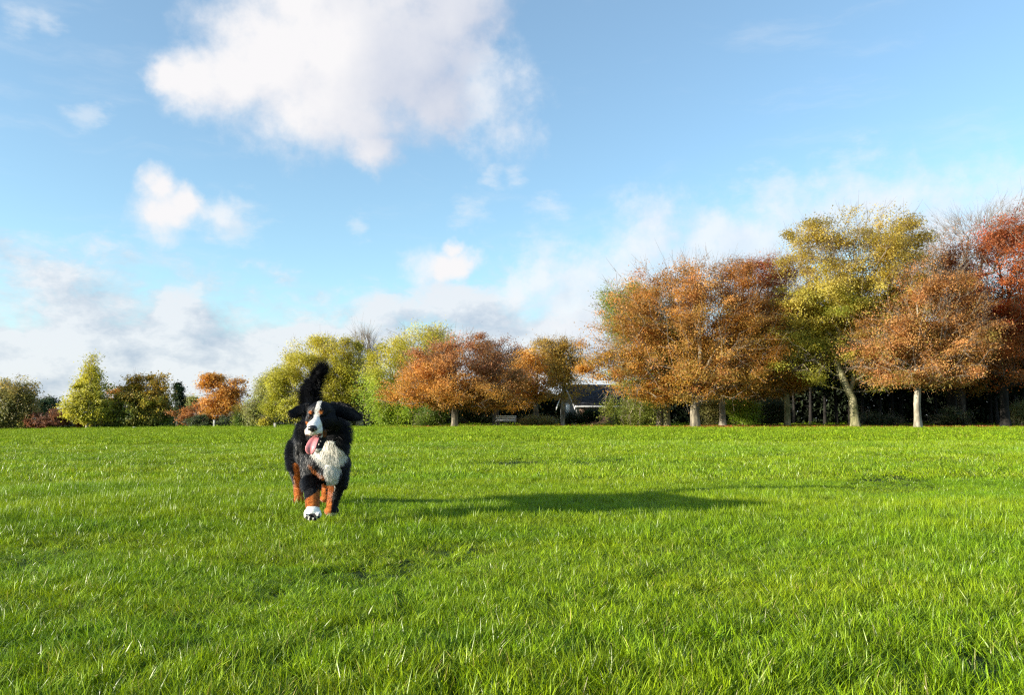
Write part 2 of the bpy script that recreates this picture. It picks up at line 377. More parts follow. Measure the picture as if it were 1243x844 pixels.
def leaf_quads(C, size, rng_, droop=0.0, base_n=None):
    n = len(C)
    nrm = rng_.normal(size=(n, 3)); nrm[:, 2] += 0.35
    if base_n is not None: nrm = nrm * 0.42 + base_n
    nrm /= np.linalg.norm(nrm, axis=1)[:, None]
    t_ = rng_.normal(size=(n, 3)); t_[:, 2] -= droop
    u = t_ - (t_ * nrm).sum(1)[:, None] * nrm; u /= np.linalg.norm(u, axis=1)[:, None] + 1e-9
    v = np.cross(nrm, u); s = (size * rng_.uniform(0.6, 1.25, n))[:, None]
    VV = np.stack([C - u * s * 0.55, C + u * s * 0.45 + v * s * 0.38, C + u * s * 0.45 - v * s * 0.38], 1).reshape(-1, 3)
    return VV, np.arange(n * 3).reshape(-1, 3)
def pick(pal, tnoise):
    pal = np.asarray(pal); x = np.clip(tnoise, 0, 0.999) * (len(pal) - 1); i0 = x.astype(int); f = (x - i0)[:, None]
    return pal[i0] * (1 - f) + pal[np.minimum(i0 + 1, len(pal) - 1)] * f

def tree(name, label, px, Y, blobs, trunk_w, pal, fork=None, nt_=420, nleaf=20000, leaf=0.17, seed=1, bark=None, group=None,
         bare=0.0, weep=0.0, gap=0.35, depth=0.8, trunk_pts=None, cat='tree', mat=None, spread=0.34, twigs=3, stems=1, up=0.25, py_base=None, shell=2.0, zmix=1.0, floor=None):
    r = np.random.RandomState(seed)
    if Y < 62: nleaf = int(nleaf * 1.9); leaf *= 0.72
    elif Y < 90: nleaf = int(nleaf * 1.5); leaf *= 0.8
    m_px = Y / F
    X = (px - CX) / F * Y
    z0 = tz(X, Y) if name not in () else 0
    base = np.array([X, Y, z0 - 0.05])
    ells = []
    for b_ in blobs:
        cx, cy, rx, ry = b_[:4]; dy = b_[4] if len(b_) > 4 else 0.0
        c_ = np.array(at(cx, cy, Y)) + np.array([0, dy, 0]); ells.append((c_, np.array([rx * m_px, rx * m_px * depth, ry * m_px])))
    zt = max(c_[2] + e[2] for c_, e in ells); zb = min(c_[2] - e[2] for c_, e in ells)
    cen = sum(c_ * e.prod() for c_, e in ells) / sum(e.prod() for c_, e in ells)
    fz = at(px, fork, Y).z if fork else zb + 0.12 * (zt - zb)
    # leader
    topz = z0 + (fz - z0) + (zt - fz) * 0.5
    nn = 14; tt = np.linspace(0, 1, nn)
    wob = np.stack([np.sin(tt * 5 + r.uniform(0, 6)) * 0.06 * tt, np.sin(tt * 4 + r.uniform(0, 6)) * 0.06 * tt, np.zeros(nn)], -1) * (topz - z0) * 0.35
    tgt = np.array([base[0] * 0.45 + cen[0] * 0.55, base[1], topz])
    lean = np.clip((tt * (topz - z0) - (fz - z0)) / max(topz - fz, .1), 0, 1)[:, None] * (tgt - base) * np.array([1, 1, 0])
    lead = base + np.stack([np.zeros(nn), np.zeros(nn), tt * (topz - base[2])], -1) + wob + lean
    if trunk_pts:    # a crooked trunk traced by a few points (px, py)
        q_ = [np.array(at(a_, b_, Y)) for a_, b_ in trunk_pts]; lead = [base] + q_; k_ = []
        for a_, b_ in zip(lead[:-1], lead[1:]):
            for s in (0, 0.5): k_.append(a_ * (1 - s) + b_ * s)
        lead = np.array(k_ + [lead[-1]]); lead[:, 1] = base[1]
    nodes = list(lead); par = [-1] + list(range(len(lead) - 1)); plen = [0.0]
    for a_, b_ in zip(lead[:-1], lead[1:]): plen.append(plen[-1] + np.linalg.norm(b_ - a_))
    first_ok = [k for k in range(len(lead)) if lead[k][2] > min(fz, lead[-1][2] - 0.1) - 0.01]
    # targets
    vols = np.array([e.prod() for _, e in ells]) ** 0.8; vols /= vols.sum()
    T = []; en = Noise(seed + 31, 1.0, 7)
    for k in range(nt_):
        ei_ = r.choice(len(ells), p=vols); c_, e = ells[ei_]
        d = r.normal(size=3); d /= np.linalg.norm(d); rad = r.uniform(0, 1) ** (1 / (3.0 * shell / 2))
        T.append(c_ + d * e * rad * r.uniform(0.93, 1.06) * (1 + 0.17 * float(en(d[None] * 2.3 + ei_ * 3.7)[0])))
    T = np.array(T); T = T[T[:, 2] > z0 + 0.25]
    if floor:
        fzz = at(px, floor, Y).z; lowm = T[:, 2] < fzz; T[lowm, 2] = fzz + 0.25 + 0.75 * en(T[lowm] * 0.9) + r.uniform(0, 0.9, lowm.sum())
    gn = Noise(seed + 50, 2.2 / max(1.0, (zt - zb) * 0.18), 9)
    if gap > 0: T = T[(gn(T) > -1.35 + gap * 0.9) | (r.uniform(0, 1, len(T)) < 0.3)]
    T = T[np.argsort(np.linalg.norm(T - lead[min(len(lead) - 1, first_ok[0])], axis=1))]
    cap = len(nodes) + len(T) * 5 + 10
    NA = np.zeros((cap, 3)); PL = np.zeros(cap); PA = np.full(cap, -1); cnt = len(nodes)
    NA[:cnt] = nodes; PL[:cnt] = plen; PA[:cnt] = par; PL[:first_ok[0]] = 1e5
    tips = []; segs = []
    for p_ in T:
        d = p_ - NA[:cnt]; dl = np.linalg.norm(d, axis=1)
        cost = dl + 0.42 * PL[:cnt] + np.maximum(0, -d[:, 2]) * (1.1 if weep < 0.3 else 0.2) + np.maximum(0, 0.45 * np.hypot(d[:, 0], d[:, 1]) - d[:, 2]) * (0.5 if weep < 0.3 else 0.1) + np.where(dl < 0.25, 0.2, 0)
        j = int(np.argmin(cost)); L = dl[j]; k = int(np.clip(L / 0.9, 1, 4)); prev = j
        dirv = p_ - NA[j]
        for s in range(1, k + 1):
            f = s / k; q_ = NA[j] + dirv * f + np.array([0, 0, up * L * f * (1 - f)]) + (r.normal(size=3) * 0.07 * L * (1 if s < k else 0))
            NA[cnt] = q_; PA[cnt] = prev; PL[cnt] = PL[prev] + L / k; prev = cnt; cnt += 1
            if cnt >= cap - 2: break
        tips.append(prev); segs.append(j)
        if cnt >= cap - 2: break
    NA, PA = NA[:cnt], PA[:cnt]
    # pipe-model radii
    R = np.zeros(cnt); pw = 2.15; r0 = 0.011
    acc = np.full(cnt, 0.0); child = np.zeros(cnt, int)
    for k in range(cnt): 
        if PA[k] >= 0: child[PA[k]] += 1
    for k in range(cnt - 1, -1, -1):
        if child[k] == 0: acc[k] = r0 ** pw
        if PA[k] >= 0: acc[PA[k]] += acc[k]
    R = acc ** (1 / pw)
    tr = trunk_w * m_px / 2; sc_ = tr / R[0]
    R = np.where(R > 0.03, 0.03 + (R - 0.03) * (tr - 0.03) / max(R[0] - 0.03, 0.01), R)
    nl = len(lead)
    rad_l = np.array([R[k] for k in range(nl)]); rad_l[0:2] = tr
    rad_l = np.minimum(rad_l, tr * (1 - 0.25 * np.arange(nl) / nl))
    VV, QQ = tube_mesh_arrays(lead, rad_l, 14, seed, 0.32)
    parts = [(VV, QQ)]; nthick = len(QQ)
    ch = np.arange(nl, cnt); A = NA[PA[ch]]; B = NA[ch]; ra = np.minimum(R[PA[ch]], R[ch] * 1.35); rb = R[ch]
    for lo, hi, sd in ((0.09, 9, 8), (0.035, 0.09, 5), (0, 0.035, 3)):
        msk = (rb >= lo) & (rb < hi)
        if msk.any():
            parts.append(frusta(A[msk], B[msk], ra[msk], rb[msk], sd))
            if lo > 0.03: nthick += len(parts[-1][1])
    # twigs
    tp = NA[tips]
    if twigs:
        TA = np.repeat(tp, twigs, 0); td = TA - cen; td /= np.linalg.norm(td, axis=1)[:, None] + 1e-6
        TB = TA + (td * 0.6 + r.normal(size=TA.shape) * 0.33 + np.array([0, 0, 0.25 - weep * 1.2])) * r.uniform(0.25, 0.95, (len(TA), 1)) * (0.85 + bare)
        parts.append(frusta(TA, TB, np.full(len(TA), 0.009), np.full(len(TA), 0.004), 3))
    off = 0; VS, QS = [], []
    for v_, q_ in parts: VS.append(v_); QS.append(q_ + off); off += len(v_)
    root = thing(name, label, cat, tuple(base + np.array([0, 0, 0.05])), 0, group)
    B0 = base + np.array([0, 0, 0.05])
    me_ = mesh_q('trunk', np.concatenate(VS) - B0, np.concatenate(QS), [bark or M_BARK, M_TWIG], None, True)
    mi_ = np.ones(len(me_.polygons), np.int32); mi_[:nthick] = 0; me_.polygons.foreach_set('material_index', mi_)
    link('trunk', me_, root)
    # leaves
    if nleaf:
        wts = np.clip(1.0 + 1.25 * gn(tp * 1.7 + 3.1), 0.05, None) * r.exponential(1.0, len(tp))
        hfrac = (tp[:, 2] - zb) / (zt - zb)
        wts *= np.clip(1 - bare * np.clip((hfrac - 0.45) * 2.4, 0, 1), 0.02, 1)
        wts /= wts.sum(); pickt = r.choice(len(tp), nleaf, p=wts)
        pt = np.array([NA[PA[tips[k]]] for k in range(len(tips))])
        f = r.uniform(0, 1, nleaf)[:, None] ** 1.4
        back = (pt - tp)[pickt]; bl = np.linalg.norm(back, axis=1)[:, None]; back *= np.minimum(1, 0.9 / (bl + 1e-6))
        cs_ = r.uniform(0.55, 1.35, len(tp))
        C = tp[pickt] + back * f + r.normal(size=(nleaf, 3)) * (spread * cs_[pickt])[:, None] * np.array([1.1, 1.1, 0.5])
        if weep > 0: C[:, 2] -= r.uniform(0, 1, nleaf) ** 1.3 * weep * 2.2
        # small outlying sprays
        C += r.normal(size=(nleaf, 3)) * (r.uniform(0, 1, (nleaf, 1)) < 0.06) * 0.3
        ctd = tp - cen; ctd /= np.linalg.norm(ctd, axis=1)[:, None] + 1e-6
        cn_ = r.normal(size=(len(tp), 3)) * 0.7 + ctd * 0.7 + np.array([0, 0, 0.6]); cn_ /= np.linalg.norm(cn_, axis=1)[:, None]
        ctint = r.normal(size=len(tp)) * 0.20; cbr = r.uniform(0.82, 1.18, len(tp))
        ok = C[:, 2] > z0 + 0.12; C = C[ok]; pickt = pickt[ok]
        V4, Q4 = leaf_quads(C, leaf, r, 0.4 + weep, cn_[pickt])
        h = np.clip((C[:, 2] - zb) / (zt - zb), 0, 1)
        cn = Noise(seed + 9, 0.7, 9)(C) * 0.22 + Noise(seed + 19, 2.5, 9)(C) * 0.12
        top, bot = pal
        hh = np.clip((h * zmix + cn * 0.8 + ctint[pickt] * 0.5), 0, 1)[:, None]; hh = hh * hh * (3 - 2 * hh)
        xn = np.clip(0.5 + cn + ctint[pickt] + r.normal(size=len(C)) * 0.10, 0, 1)
        col = pick(bot, xn) * (1 - hh) + pick(top, xn) * hh
        col *= r.uniform(0.82, 1.18, (len(C), 1)) * cbr[pickt][:, None]
        link('crown', mesh_q('crown', V4 - B0, Q4, mat or M_LEAF, np.repeat(col, 3, 0)), root)
    return root

def K(*a, k=1.06):
    c_ = lin(*a, k=k); return c_ * 0.94 + 0.06 * c_.mean()
ORANGE = ([K(182, 118, 64), K(196, 130, 68), K(160, 120, 54), K(206, 148, 82)], [K(196, 142, 52), K(208, 150, 58), K(150, 138, 50), K(204, 136, 68)])
DUSTY = ([K(168, 106, 78), K(182, 118, 80), K(154, 114, 68), K(192, 132, 88)], [K(196, 142, 56), K(208, 150, 60), K(158, 134, 54), K(200, 136, 72)])
RUST = ([K(146, 96, 64), K(162, 106, 68), K(176, 122, 78)], [K(196, 104, 44), K(214, 136, 52), K(160, 96, 44)])
RED = ([K(154, 86, 54), K(176, 104, 60), K(140, 82, 52), K(188, 122, 72)], [K(196, 78, 34), K(216, 126, 44), K(150, 110, 44)])
MAPLE = ([K(194, 168, 58), K(206, 182, 82), K(158, 144, 46)], [K(150, 160, 50), K(196, 190, 66), K(120, 140, 46)])
YGREEN = ([K(198, 186, 58), K(206, 192, 76), K(174, 168, 48)], [K(176, 172, 52), K(152, 158, 48), K(196, 184, 60)])
LIME = ([K(196, 196, 60), K(176, 182, 54), K(206, 200, 84)], [K(120, 160, 40), K(156, 180, 48), K(96, 136, 36)])
PALEB = ([K(196, 126, 78), K(182, 140, 70), K(208, 142, 88), K(164, 142, 66)], [K(166, 148, 68), K(198, 134, 80), K(190, 152, 74), K(150, 146, 66)])
DGREEN = ([K(188, 164, 56), K(210, 160, 56), K(140, 144, 52)], [K(112, 130, 48), K(96, 118, 46), K(140, 138, 50)])
DARKG = ([K(46, 66, 40), K(60, 82, 46), K(34, 50, 36)], [K(38, 54, 34), K(52, 66, 36), K(28, 42, 28)])
OLIVE = ([K(176, 164, 100), K(150, 146, 80), K(190, 160, 90)], [K(110, 116, 62), K(136, 134, 72), K(90, 98, 56)])
SAGE = ([K(190, 186, 120), K(170, 172, 100)], [K(150, 156, 90), K(130, 134, 76)])
FLAME = ([K(204, 152, 62), K(212, 162, 78), K(180, 128, 52)], [K(198, 140, 46), K(184, 126, 42), K(208, 156, 60)])
BUSH = ([K(110, 130, 44), K(140, 150, 56)], [K(80, 104, 36), K(120, 134, 48)])
BUSHD = ([K(70, 84, 56), K(92, 104, 66)], [K(50, 62, 44), K(72, 82, 50)])
MAROON = ([K(132, 92, 74), K(150, 104, 80), K(114, 82, 66)], [K(116, 78, 62), K(142, 90, 64)])

GR = 'autumn trees along the far edge of the field'
# --- right-hand group
tree('cherry_tree', 'broad orange and rust autumn tree with short thick trunk, right of centre', 843, 55.5,
     [(835, 400, 122, 84), (760, 440, 56, 48), (748, 445, 38, 36), (728, 436, 26, 30), (900, 385, 62, 74), (862, 350, 80, 46), (800, 365, 60, 50), (905, 445, 55, 40), (835, 455, 90, 34)], 11, ORANGE, fork=480, depth=0.66, nt_=1500, nleaf=88000, leaf=0.15, seed=1,
     bark=M_BARK, group=GR, bare=0.3, gap=0.25, twigs=3, floor=489, trunk_pts=[(843, 500), (844, 482), (846, 464), (850, 430), (850, 390)])
tree('cherry_tree', 'rust red autumn tree behind the broad orange one, slim pale trunk beside the thick trunk', 876, 58.5,
     [(930, 362, 48, 62), (952, 340, 32, 38), (900, 440, 44, 34), (935, 410, 44, 50)], 7.5, RUST, fork=472, nt_=520, nleaf=36000, leaf=0.16, seed=2, bark=M_BARKP, group=GR, bare=0.2, gap=0.2, floor=484)
tree('lime_tree', 'yellow green tree peeking out at the left shoulder of the broad orange tree', 808, 60,
     [(765, 372, 42, 40), (790, 400, 50, 50), (768, 480, 36, 30)], 9, ([K(160, 164, 60), K(140, 150, 54)], [K(112, 122, 46), K(130, 136, 50), K(96, 108, 42)]), fork=455, nt_=520, nleaf=42000, leaf=0.16, seed=3, bark=M_BARKG, group=GR, weep=0.5, gap=0.1)
tree('lime_tree', 'dark slanting trunk close left of the mossy trunk, thin crown hidden by the orange tree', 799, 60,
     [(790, 450, 36, 28), (815, 420, 34, 30)], 7, LIME, fork=470, nt_=160, nleaf=7000, leaf=0.16, seed=4, bark=M_BARKD, group=GR, trunk_pts=[(803, 490), (806, 470), (808, 440)])
tree('cherry_tree', 'orange tree between the broad orange tree and the tall yellow maple, mossy trunk', 954, 59,
     [(928, 428, 56, 50), (905, 410, 40, 40), (962, 446, 34, 32), (935, 460, 58, 26)], 7.5, ORANGE, fork=476, nt_=700, nleaf=46000, leaf=0.155, seed=5, bark=M_BARKG, group=GR, bare=0.1, gap=0.3, zmix=0.7, floor=482)
tree('maple_tree', 'tallest tree, golden yellow maple with green lower leaves and leaning forked trunk', 1037, 55,
     [(1040, 296, 86, 48), (1000, 350, 60, 64), (1078, 335, 62, 64), (1005, 420, 60, 56), (968, 325, 30, 40), (1105, 300, 34, 32), (1065, 425, 62, 56), (985, 290, 34, 28), (985, 385, 40, 44), (1030, 380, 50, 50), (962, 365, 34, 48), (1110, 345, 38, 42), (1030, 340, 60, 40), (958, 415, 36, 46)], 10, MAPLE, fork=476, nt_=1600, nleaf=80000, leaf=0.165, seed=6,
     bark=M_BARKG, group=GR, bare=0.25, gap=0.45, twigs=3, trunk_pts=[(1037, 500), (1035, 484), (1027, 468), (1018, 445), (1016, 410), (1020, 370)], shell=1.6, floor=480, zmix=1.35)
tree('beech_tree', 'smaller peach orange tree with smooth pale trunk in front of the dark wood', 1112, 52.5,
     [(1085, 430, 52, 34), (1150, 425, 54, 40), (1120, 385, 44, 40), (1160, 365, 40, 38), (1120, 340, 38, 30), (1075, 400, 40, 34), (1105, 450, 68, 24), (1175, 400, 38, 44), (1165, 330, 30, 24)], 8, PALEB, fork=468, nt_=1000, nleaf=46000, leaf=0.145, seed=7,
     bark=M_BARKP, group=GR, bare=0.15, gap=0.5, twigs=4, trunk_pts=[(1113, 490), (1114, 472), (1112, 455), (1110, 420), (1114, 380)], floor=484, zmix=1.1)
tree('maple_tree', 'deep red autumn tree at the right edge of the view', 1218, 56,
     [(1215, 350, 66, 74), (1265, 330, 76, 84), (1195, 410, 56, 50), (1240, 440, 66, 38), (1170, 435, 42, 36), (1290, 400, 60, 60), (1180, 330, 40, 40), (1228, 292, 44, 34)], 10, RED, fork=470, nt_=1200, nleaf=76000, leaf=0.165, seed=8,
     bark=M_BARK_SHADE, group=GR, bare=0.3, gap=0.3, twigs=3, floor=478)
tree('bare_tree', 'nearly leafless grey tree showing above and behind the red tree', 1165, 70,
     [(1165, 300, 46, 42), (1200, 290, 50, 36), (1225, 270, 40, 32), (1130, 300, 30, 28)], 10, RUST, fork=420, nt_=620, nleaf=2500, leaf=0.15, seed=9, bark=M_BARKD, group=GR, twigs=4, bare=1.0)
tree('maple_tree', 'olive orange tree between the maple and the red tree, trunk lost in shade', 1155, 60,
     [(1150, 370, 52, 54), (1180, 420, 54, 48), (1120, 340, 44, 40), (1090, 450, 56, 24), (1150, 452, 60, 24)], 11, ([K(180, 120, 60), K(196, 150, 70), K(150, 120, 50)], [K(130, 120, 44), K(176, 130, 50)]), fork=472, nt_=520, nleaf=42000, leaf=0.17, seed=10, bark=M_BARK_SHADE, group=GR, gap=0.15, floor=480)
# --- middle group
tree('cherry_tree', 'wide rust topped tree with golden skirt and single pale trunk left of the bench', 552, 62,
     [(552, 455, 78, 46), (508, 470, 40, 34), (600, 466, 42, 38), (560, 428, 54, 27), (552, 480, 78, 20)], 8, DUSTY, floor=496, fork=489, nt_=900, nleaf=60000, leaf=0.155, seed=11, bark=M_BARK, group=GR, bare=0.15, gap=0.2, zmix=1.15)
tree('lime_tree', 'large yellow green tree rising behind the rust topped tree', 505, 70,
     [(505, 430, 50, 40), (530, 412, 28, 22), (470, 465, 36, 40), (490, 480, 40, 30), (455, 440, 14, 20)], 9, (YGREEN[0], LIME[1]), fork=478, nt_=620, nleaf=50000, leaf=0.165, seed=12, bark=M_BARKD, group=GR, weep=0.5, gap=0.1)
tree('maroon_tree', 'dull maroon tree behind the rust topped tree and the bench', 602, 72,
     [(600, 440, 36, 32), (625, 455, 26, 30)], 8, (MAROON[0], RUST[1]), fork=480, nt_=330, nleaf=17000, leaf=0.16, seed=13, bark=M_BARKD, group=GR, gap=0.2)
tree('maple_tree', 'golden orange tree right of the bench with mottled trunk', 651, 68,
     [(648, 452, 38, 32), (630, 480, 24, 22), (668, 440, 28, 26)], 6, ([K(196, 146, 60), K(184, 136, 62), K(216, 164, 66)], [K(222, 176, 50), K(210, 154, 46), K(180, 156, 50)]), fork=488, nt_=420, nleaf=19000, leaf=0.16, seed=14, bark=M_BARK, group=GR, gap=0.4)
tree('maple_tree', 'sparse olive brown tree with slim straight trunk beside the house', 683, 64,
     [(684, 440, 26, 26), (688, 465, 26, 24), (672, 420, 22, 14), (700, 430, 12, 20)], 5, ([K(170, 150, 60), K(190, 150, 60), K(130, 120, 50)], [K(180, 160, 60), K(206, 150, 50)]), fork=480, nt_=420, nleaf=11000, leaf=0.155, seed=15, bark=M_BARK, group=GR, gap=0.7, twigs=4)
tree('lime_tree', 'big round yellow tree directly behind the dog', 437, 76,
     [(385, 450, 58, 46), (400, 430, 42, 28), (420, 465, 34, 38), (350, 480, 32, 30), (385, 490, 54, 24), (340, 465, 22, 22)], 8, YGREEN, fork=490, nt_=800, nleaf=70000, leaf=0.175, seed=16, bark=M_BARK, group=GR, gap=0.05,
     trunk_pts=[(437, 505), (430, 490), (415, 470), (400, 450)], weep=0.25)
tree('bare_tree', 'thin leafless grey tree between the yellow tree and the yellow green tree', 447, 80,
     [(446, 440, 16, 36), (440, 420, 14, 16)], 5, SAGE, fork=480, nt_=260, nleaf=1200, leaf=0.15, seed=17, bark=M_BARK, group=GR, twigs=6, bare=0.8)
tree('willow_tree', 'pale sage green willow at the left foot of the big yellow tree', 322, 84,
     [(320, 480, 20, 36), (338, 470, 18, 30), (308, 495, 12, 20)], 6, SAGE, fork=490, nt_=330, nleaf=17000, leaf=0.19, seed=18, bark=M_BARKD, group=GR, weep=0.6, gap=0.2)
# --- left group, further off
tree('birch_tree', 'brown tipped weeping tree at the left edge of the view', 18, 100,
     [(15, 480, 26, 26), (30, 485, 18, 30), (-5, 490, 30, 34), (30, 470, 10, 16)], 6, OLIVE, fork=500, nt_=420, nleaf=26000, leaf=0.24, seed=19, bark=M_BARKD, group=GR, weep=0.8, gap=0.1)
tree('fir_tree', 'small black green conifer behind the weeping tree at left', 55, 108,
     [(54, 492, 9, 12), (56, 500, 12, 16)], 4, DARKG, fork=510, nt_=120, nleaf=6000, leaf=0.26, seed=20, bark=M_BARKD, group=GR, mat=M_NEEDLE, gap=0)
tree('maidenhair_tree', 'conical lime yellow tree with pale trunk foot, in the left group', 108, 98,
     [(112, 440, 7, 12), (111, 456, 15, 17), (110, 474, 23, 20), (108, 494, 30, 18)], 3.5, ([K(196, 188, 60), K(178, 174, 52)], [K(166, 166, 50), K(186, 180, 58), K(148, 154, 48)]), fork=512, nt_=460, nleaf=24000, leaf=0.22, seed=21, bark=M_BARKP, group=GR, gap=0.2, spread=0.4,
     trunk_pts=[(108, 500), (109, 480), (110, 455), (111, 436)])
tree('hornbeam_tree', 'dense dark rounded tree with amber top in the left group', 178, 100,
     [(165, 478, 20, 24), (190, 480, 18, 24), (177, 494, 35, 28), (165, 465, 8, 14)], 6, DGREEN, fork=512, nt_=520, nleaf=38000, leaf=0.24, seed=22, bark=M_BARKD, group=GR, gap=0.05, zmix=0.9)
tree('fir_tree', 'narrow pointed dark conifer right of the dark rounded tree', 217, 110,
     [(217, 470, 4, 10), (217, 482, 6.5, 12), (218, 498, 8.5, 14)], 3, DARKG, fork=510, nt_=150, nleaf=8000, leaf=0.24, seed=23, bark=M_BARKD, group=GR, mat=M_NEEDLE, gap=0, spread=0.22)
tree('maple_tree', 'bright flame orange tree in the left group', 272, 96,
     [(262, 470, 16, 20), (285, 475, 16, 20), (270, 490, 27, 20), (256, 462, 8, 10)], 4, FLAME, fork=505, nt_=380, nleaf=20000, leaf=0.21, seed=24, bark=M_BARKD, group=GR, gap=0.35)
tree('poplar_tree', 'faint grey green treetop between the conifer and the flame orange tree', 231, 125,
     [(231, 488, 8, 12)], 3, SAGE, fork=500, nt_=90, nleaf=4000, leaf=0.26, seed=25, bark=M_BARKD, group=GR)
tree('maple_tree', 'pale orange treetop showing between the conical tree and the dark rounded tree', 141, 116,
     [(141, 486, 12, 20), (136, 500, 14, 16)], 4, (PALEB[0], FLAME[1]), fork=505, nt_=140, nleaf=8000, leaf=0.26, seed=26, bark=M_BARKD, group=GR)

# --- shrubs (same builder, stems from the ground)
def shrub(name, label, px, Y, blobs, pal, n=6000, leaf=0.15, seed=1, weep=0.0, group='shrubs under the trees', gap=0.1, nt_=110):
    return tree(name, label, px, Y, blobs, 1.4, pal, fork=511, nt_=nt_, nleaf=n, leaf=leaf, seed=seed, bark=M_BARKD, group=group, weep=weep, gap=gap, cat='shrub', spread=0.26, twigs=2, depth=0.9)
shrub('maroon_shrub', 'low maroon and coral shrub left of the conical yellow tree', 66, 99, [(62, 509, 24, 12), (78, 505, 16, 16), (48, 513, 12, 8)], (MAROON[0], MAROON[1]), 12000, 0.2, 40)
shrub('orange_shrub', 'small bright orange shrub at the foot of the conical yellow tree', 102, 103, [(101, 514, 6, 5)], FLAME, 1500, 0.2, 41)
shrub('mixed_shrub', 'green and orange shrub between the conical tree and the dark rounded tree', 133, 104, [(132, 505, 16, 15)], (FLAME[1], BUSH[1]), 7000, 0.22, 42)
shrub('brown_shrub', 'dome of orange brown twigs before the flame orange tree', 232, 98, [(232, 504, 24, 15), (245, 498, 14, 10)], ([K(176, 120, 70), K(190, 130, 80)], [K(150, 100, 56), K(176, 124, 60)]), 10000, 0.19, 43)
shrub('dark_shrub', 'low dark green shrub with pale flower heads below the orange brown shrub', 240, 94, [(240, 513, 15, 8)], BUSHD, 5000, 0.17, 44)
shrub('dark_shrub', 'low dark green shrub with pale flower heads right of the grey post', 276, 94, [(275, 513, 14, 8)], BUSHD, 5000, 0.17, 45)
shrub('weeping_shrub', 'orange and green weeping shrub left of the sage willow', 300, 88, [(293, 503, 12, 16), (305, 508, 12, 12), (298, 492, 8, 8)], (FLAME[0], BUSH[1]), 9000, 0.18, 46, 0.5)
shrub('golden_shrub', 'tiny golden shrub at the foot of the sage willow', 322, 83, [(322, 513, 4, 7)], YGREEN, 1500, 0.17, 47)
shrub('green_shrub', 'bright mid green bush between the slim pale trunk and the mossy trunk', 900, 60.5, [(895, 497, 20, 18), (912, 500, 16, 14)], LIME, 9000, 0.13, 48)
shrub('blue_green_shrub', 'dull blue green bush under the orange tree, left of the mossy trunk', 935, 61.5, [(935, 500, 18, 16)], BUSHD, 7000, 0.13, 49)
shrub('olive_shrub', 'olive bush right behind the thick trunk of the broad orange tree', 862, 61, [(860, 498, 14, 17)], OLIVE, 6000, 0.13, 50)
shrub('laurel_shrub', 'low shadowed bush right of the pale smooth trunk', 1158, 59.5, [(1158, 507, 18, 10), (1140, 511, 12, 7)], BUSHD, 5000, 0.12, 51)
shrub('laurel_shrub', 'grey green bush at the right edge of the view', 1238, 58.5, [(1238, 504, 12, 12), (1250, 500, 12, 12)], (SAGE[1], BUSHD[0]), 5000, 0.12, 52)
shrub('laurel_shrub', 'low dark bush between the leaning maple and the pale smooth trunk', 1075, 60, [(1075, 511, 24, 6), (1055, 508, 10, 8)], BUSHD, 5000, 0.12, 53)
shrub('broom_shrub', 'sunlit olive broom clump at the foot of the mottled trunk', 648, 65.5, [(648, 511, 9, 6), (640, 512, 8, 4.5), (666, 512, 10, 4.5)], OLIVE, 4500, 0.12, 54)
shrub('laurel_shrub', 'dark bush below the wall of the house', 708, 69, [(705, 509, 12, 8), (722, 506, 12, 10), (690, 509, 8, 8)], DARKG, 7000, 0.13, 55)
shrub('green_shrub', 'mottled green bush left of the bench below the wide rust topped tree', 585, 67, [(585, 500, 16, 16), (570, 503, 14, 14)], BUSHD, 7000, 0.13, 56)
shrub('green_shrub', 'yellow green drooping bush behind the trunk of the rust topped tree', 530, 66, [(528, 500, 18, 18), (512, 504, 12, 14)], (LIME[1], BUSH[1]), 8000, 0.14, 57, 0.3)
shrub('green_shrub', 'bright green drooping bush left of the two leaning trunks', 760, 63, [(765, 499, 20, 16), (752, 504, 10, 11), (782, 501, 12, 13)], (BUSH[1], BUSH[1]), 8000, 0.14, 58, 0.3)

# --- dark shelter belt behind: a clipped hedge line and slender conifers, each conifer a thing
def hedge(name, label, x0, x1, Y, h, n, pal, seed, leaf=0.28, thick=1.6):
    r = np.random.RandomState(seed); hn = Noise(seed, 0.5, 8)
    X = r.uniform(x0, x1, n); zz = tz((x0 + x1) / 2, Y)
    top = h * (1 + 0.16 * hn(np.stack([X, X * 0, X * 0], -1)))
    Z = r.uniform(0, 1, n) ** 0.9 * top; Yp = Y + r.uniform(-0.5, 0.5, n) * thick * (1 + 0.25 * hn(np.stack([X, Z * 2, X * 0], -1)))
    C = np.stack([X, Yp, Z + terrain(X, Yp)], -1)
    V4, Q4 = leaf_quads(C, leaf, r, 0.3)
    cn = np.clip(0.5 + Noise(seed + 1, 1.2, 9)(C) * 0.3 + r.normal(size=n) * 0.2, 0, 1)
    col = pick(pal, cn) * r.uniform(0.7, 1.2, (n, 1))
    B = np.array([(x0 + x1) / 2, Y, zz])
    root = thing(name, label, 'hedge', tuple(B), 0, None)
    link('foliage', mesh_q('foliage', V4 - B, Q4, M_NEEDLE, np.repeat(col, 3, 0)), root)
    st = np.arange(x0, x1, 0.55) + r.uniform(-.2, .2, len(np.arange(x0, x1, 0.55)))
    A_ = np.stack([st, np.full(len(st), Y), terrain(st, np.full(len(st), Y)) - 0.1], -1); B_ = A_ + np.stack([r.normal(0, .2, len(st)), r.normal(0, .2, len(st)), np.full(len(st), h * 0.85)], -1)
    v_, q_ = frusta(A_, B_, np.full(len(st), .06), np.full(len(st), .02), 5)
    link('stem', mesh_q('stem', v_ - B, q_, M_BARKD), root, kind='stuff')
    return root
HD = [K(34, 46, 26, k=.8), K(48, 60, 32, k=.8), K(26, 34, 24, k=.8)]
hedge('hedge', 'tall dark hedge closing the view behind the right-hand trunks', 14, 66, 76, 7.5, 64000, HD, 70, 0.46, 2.4)
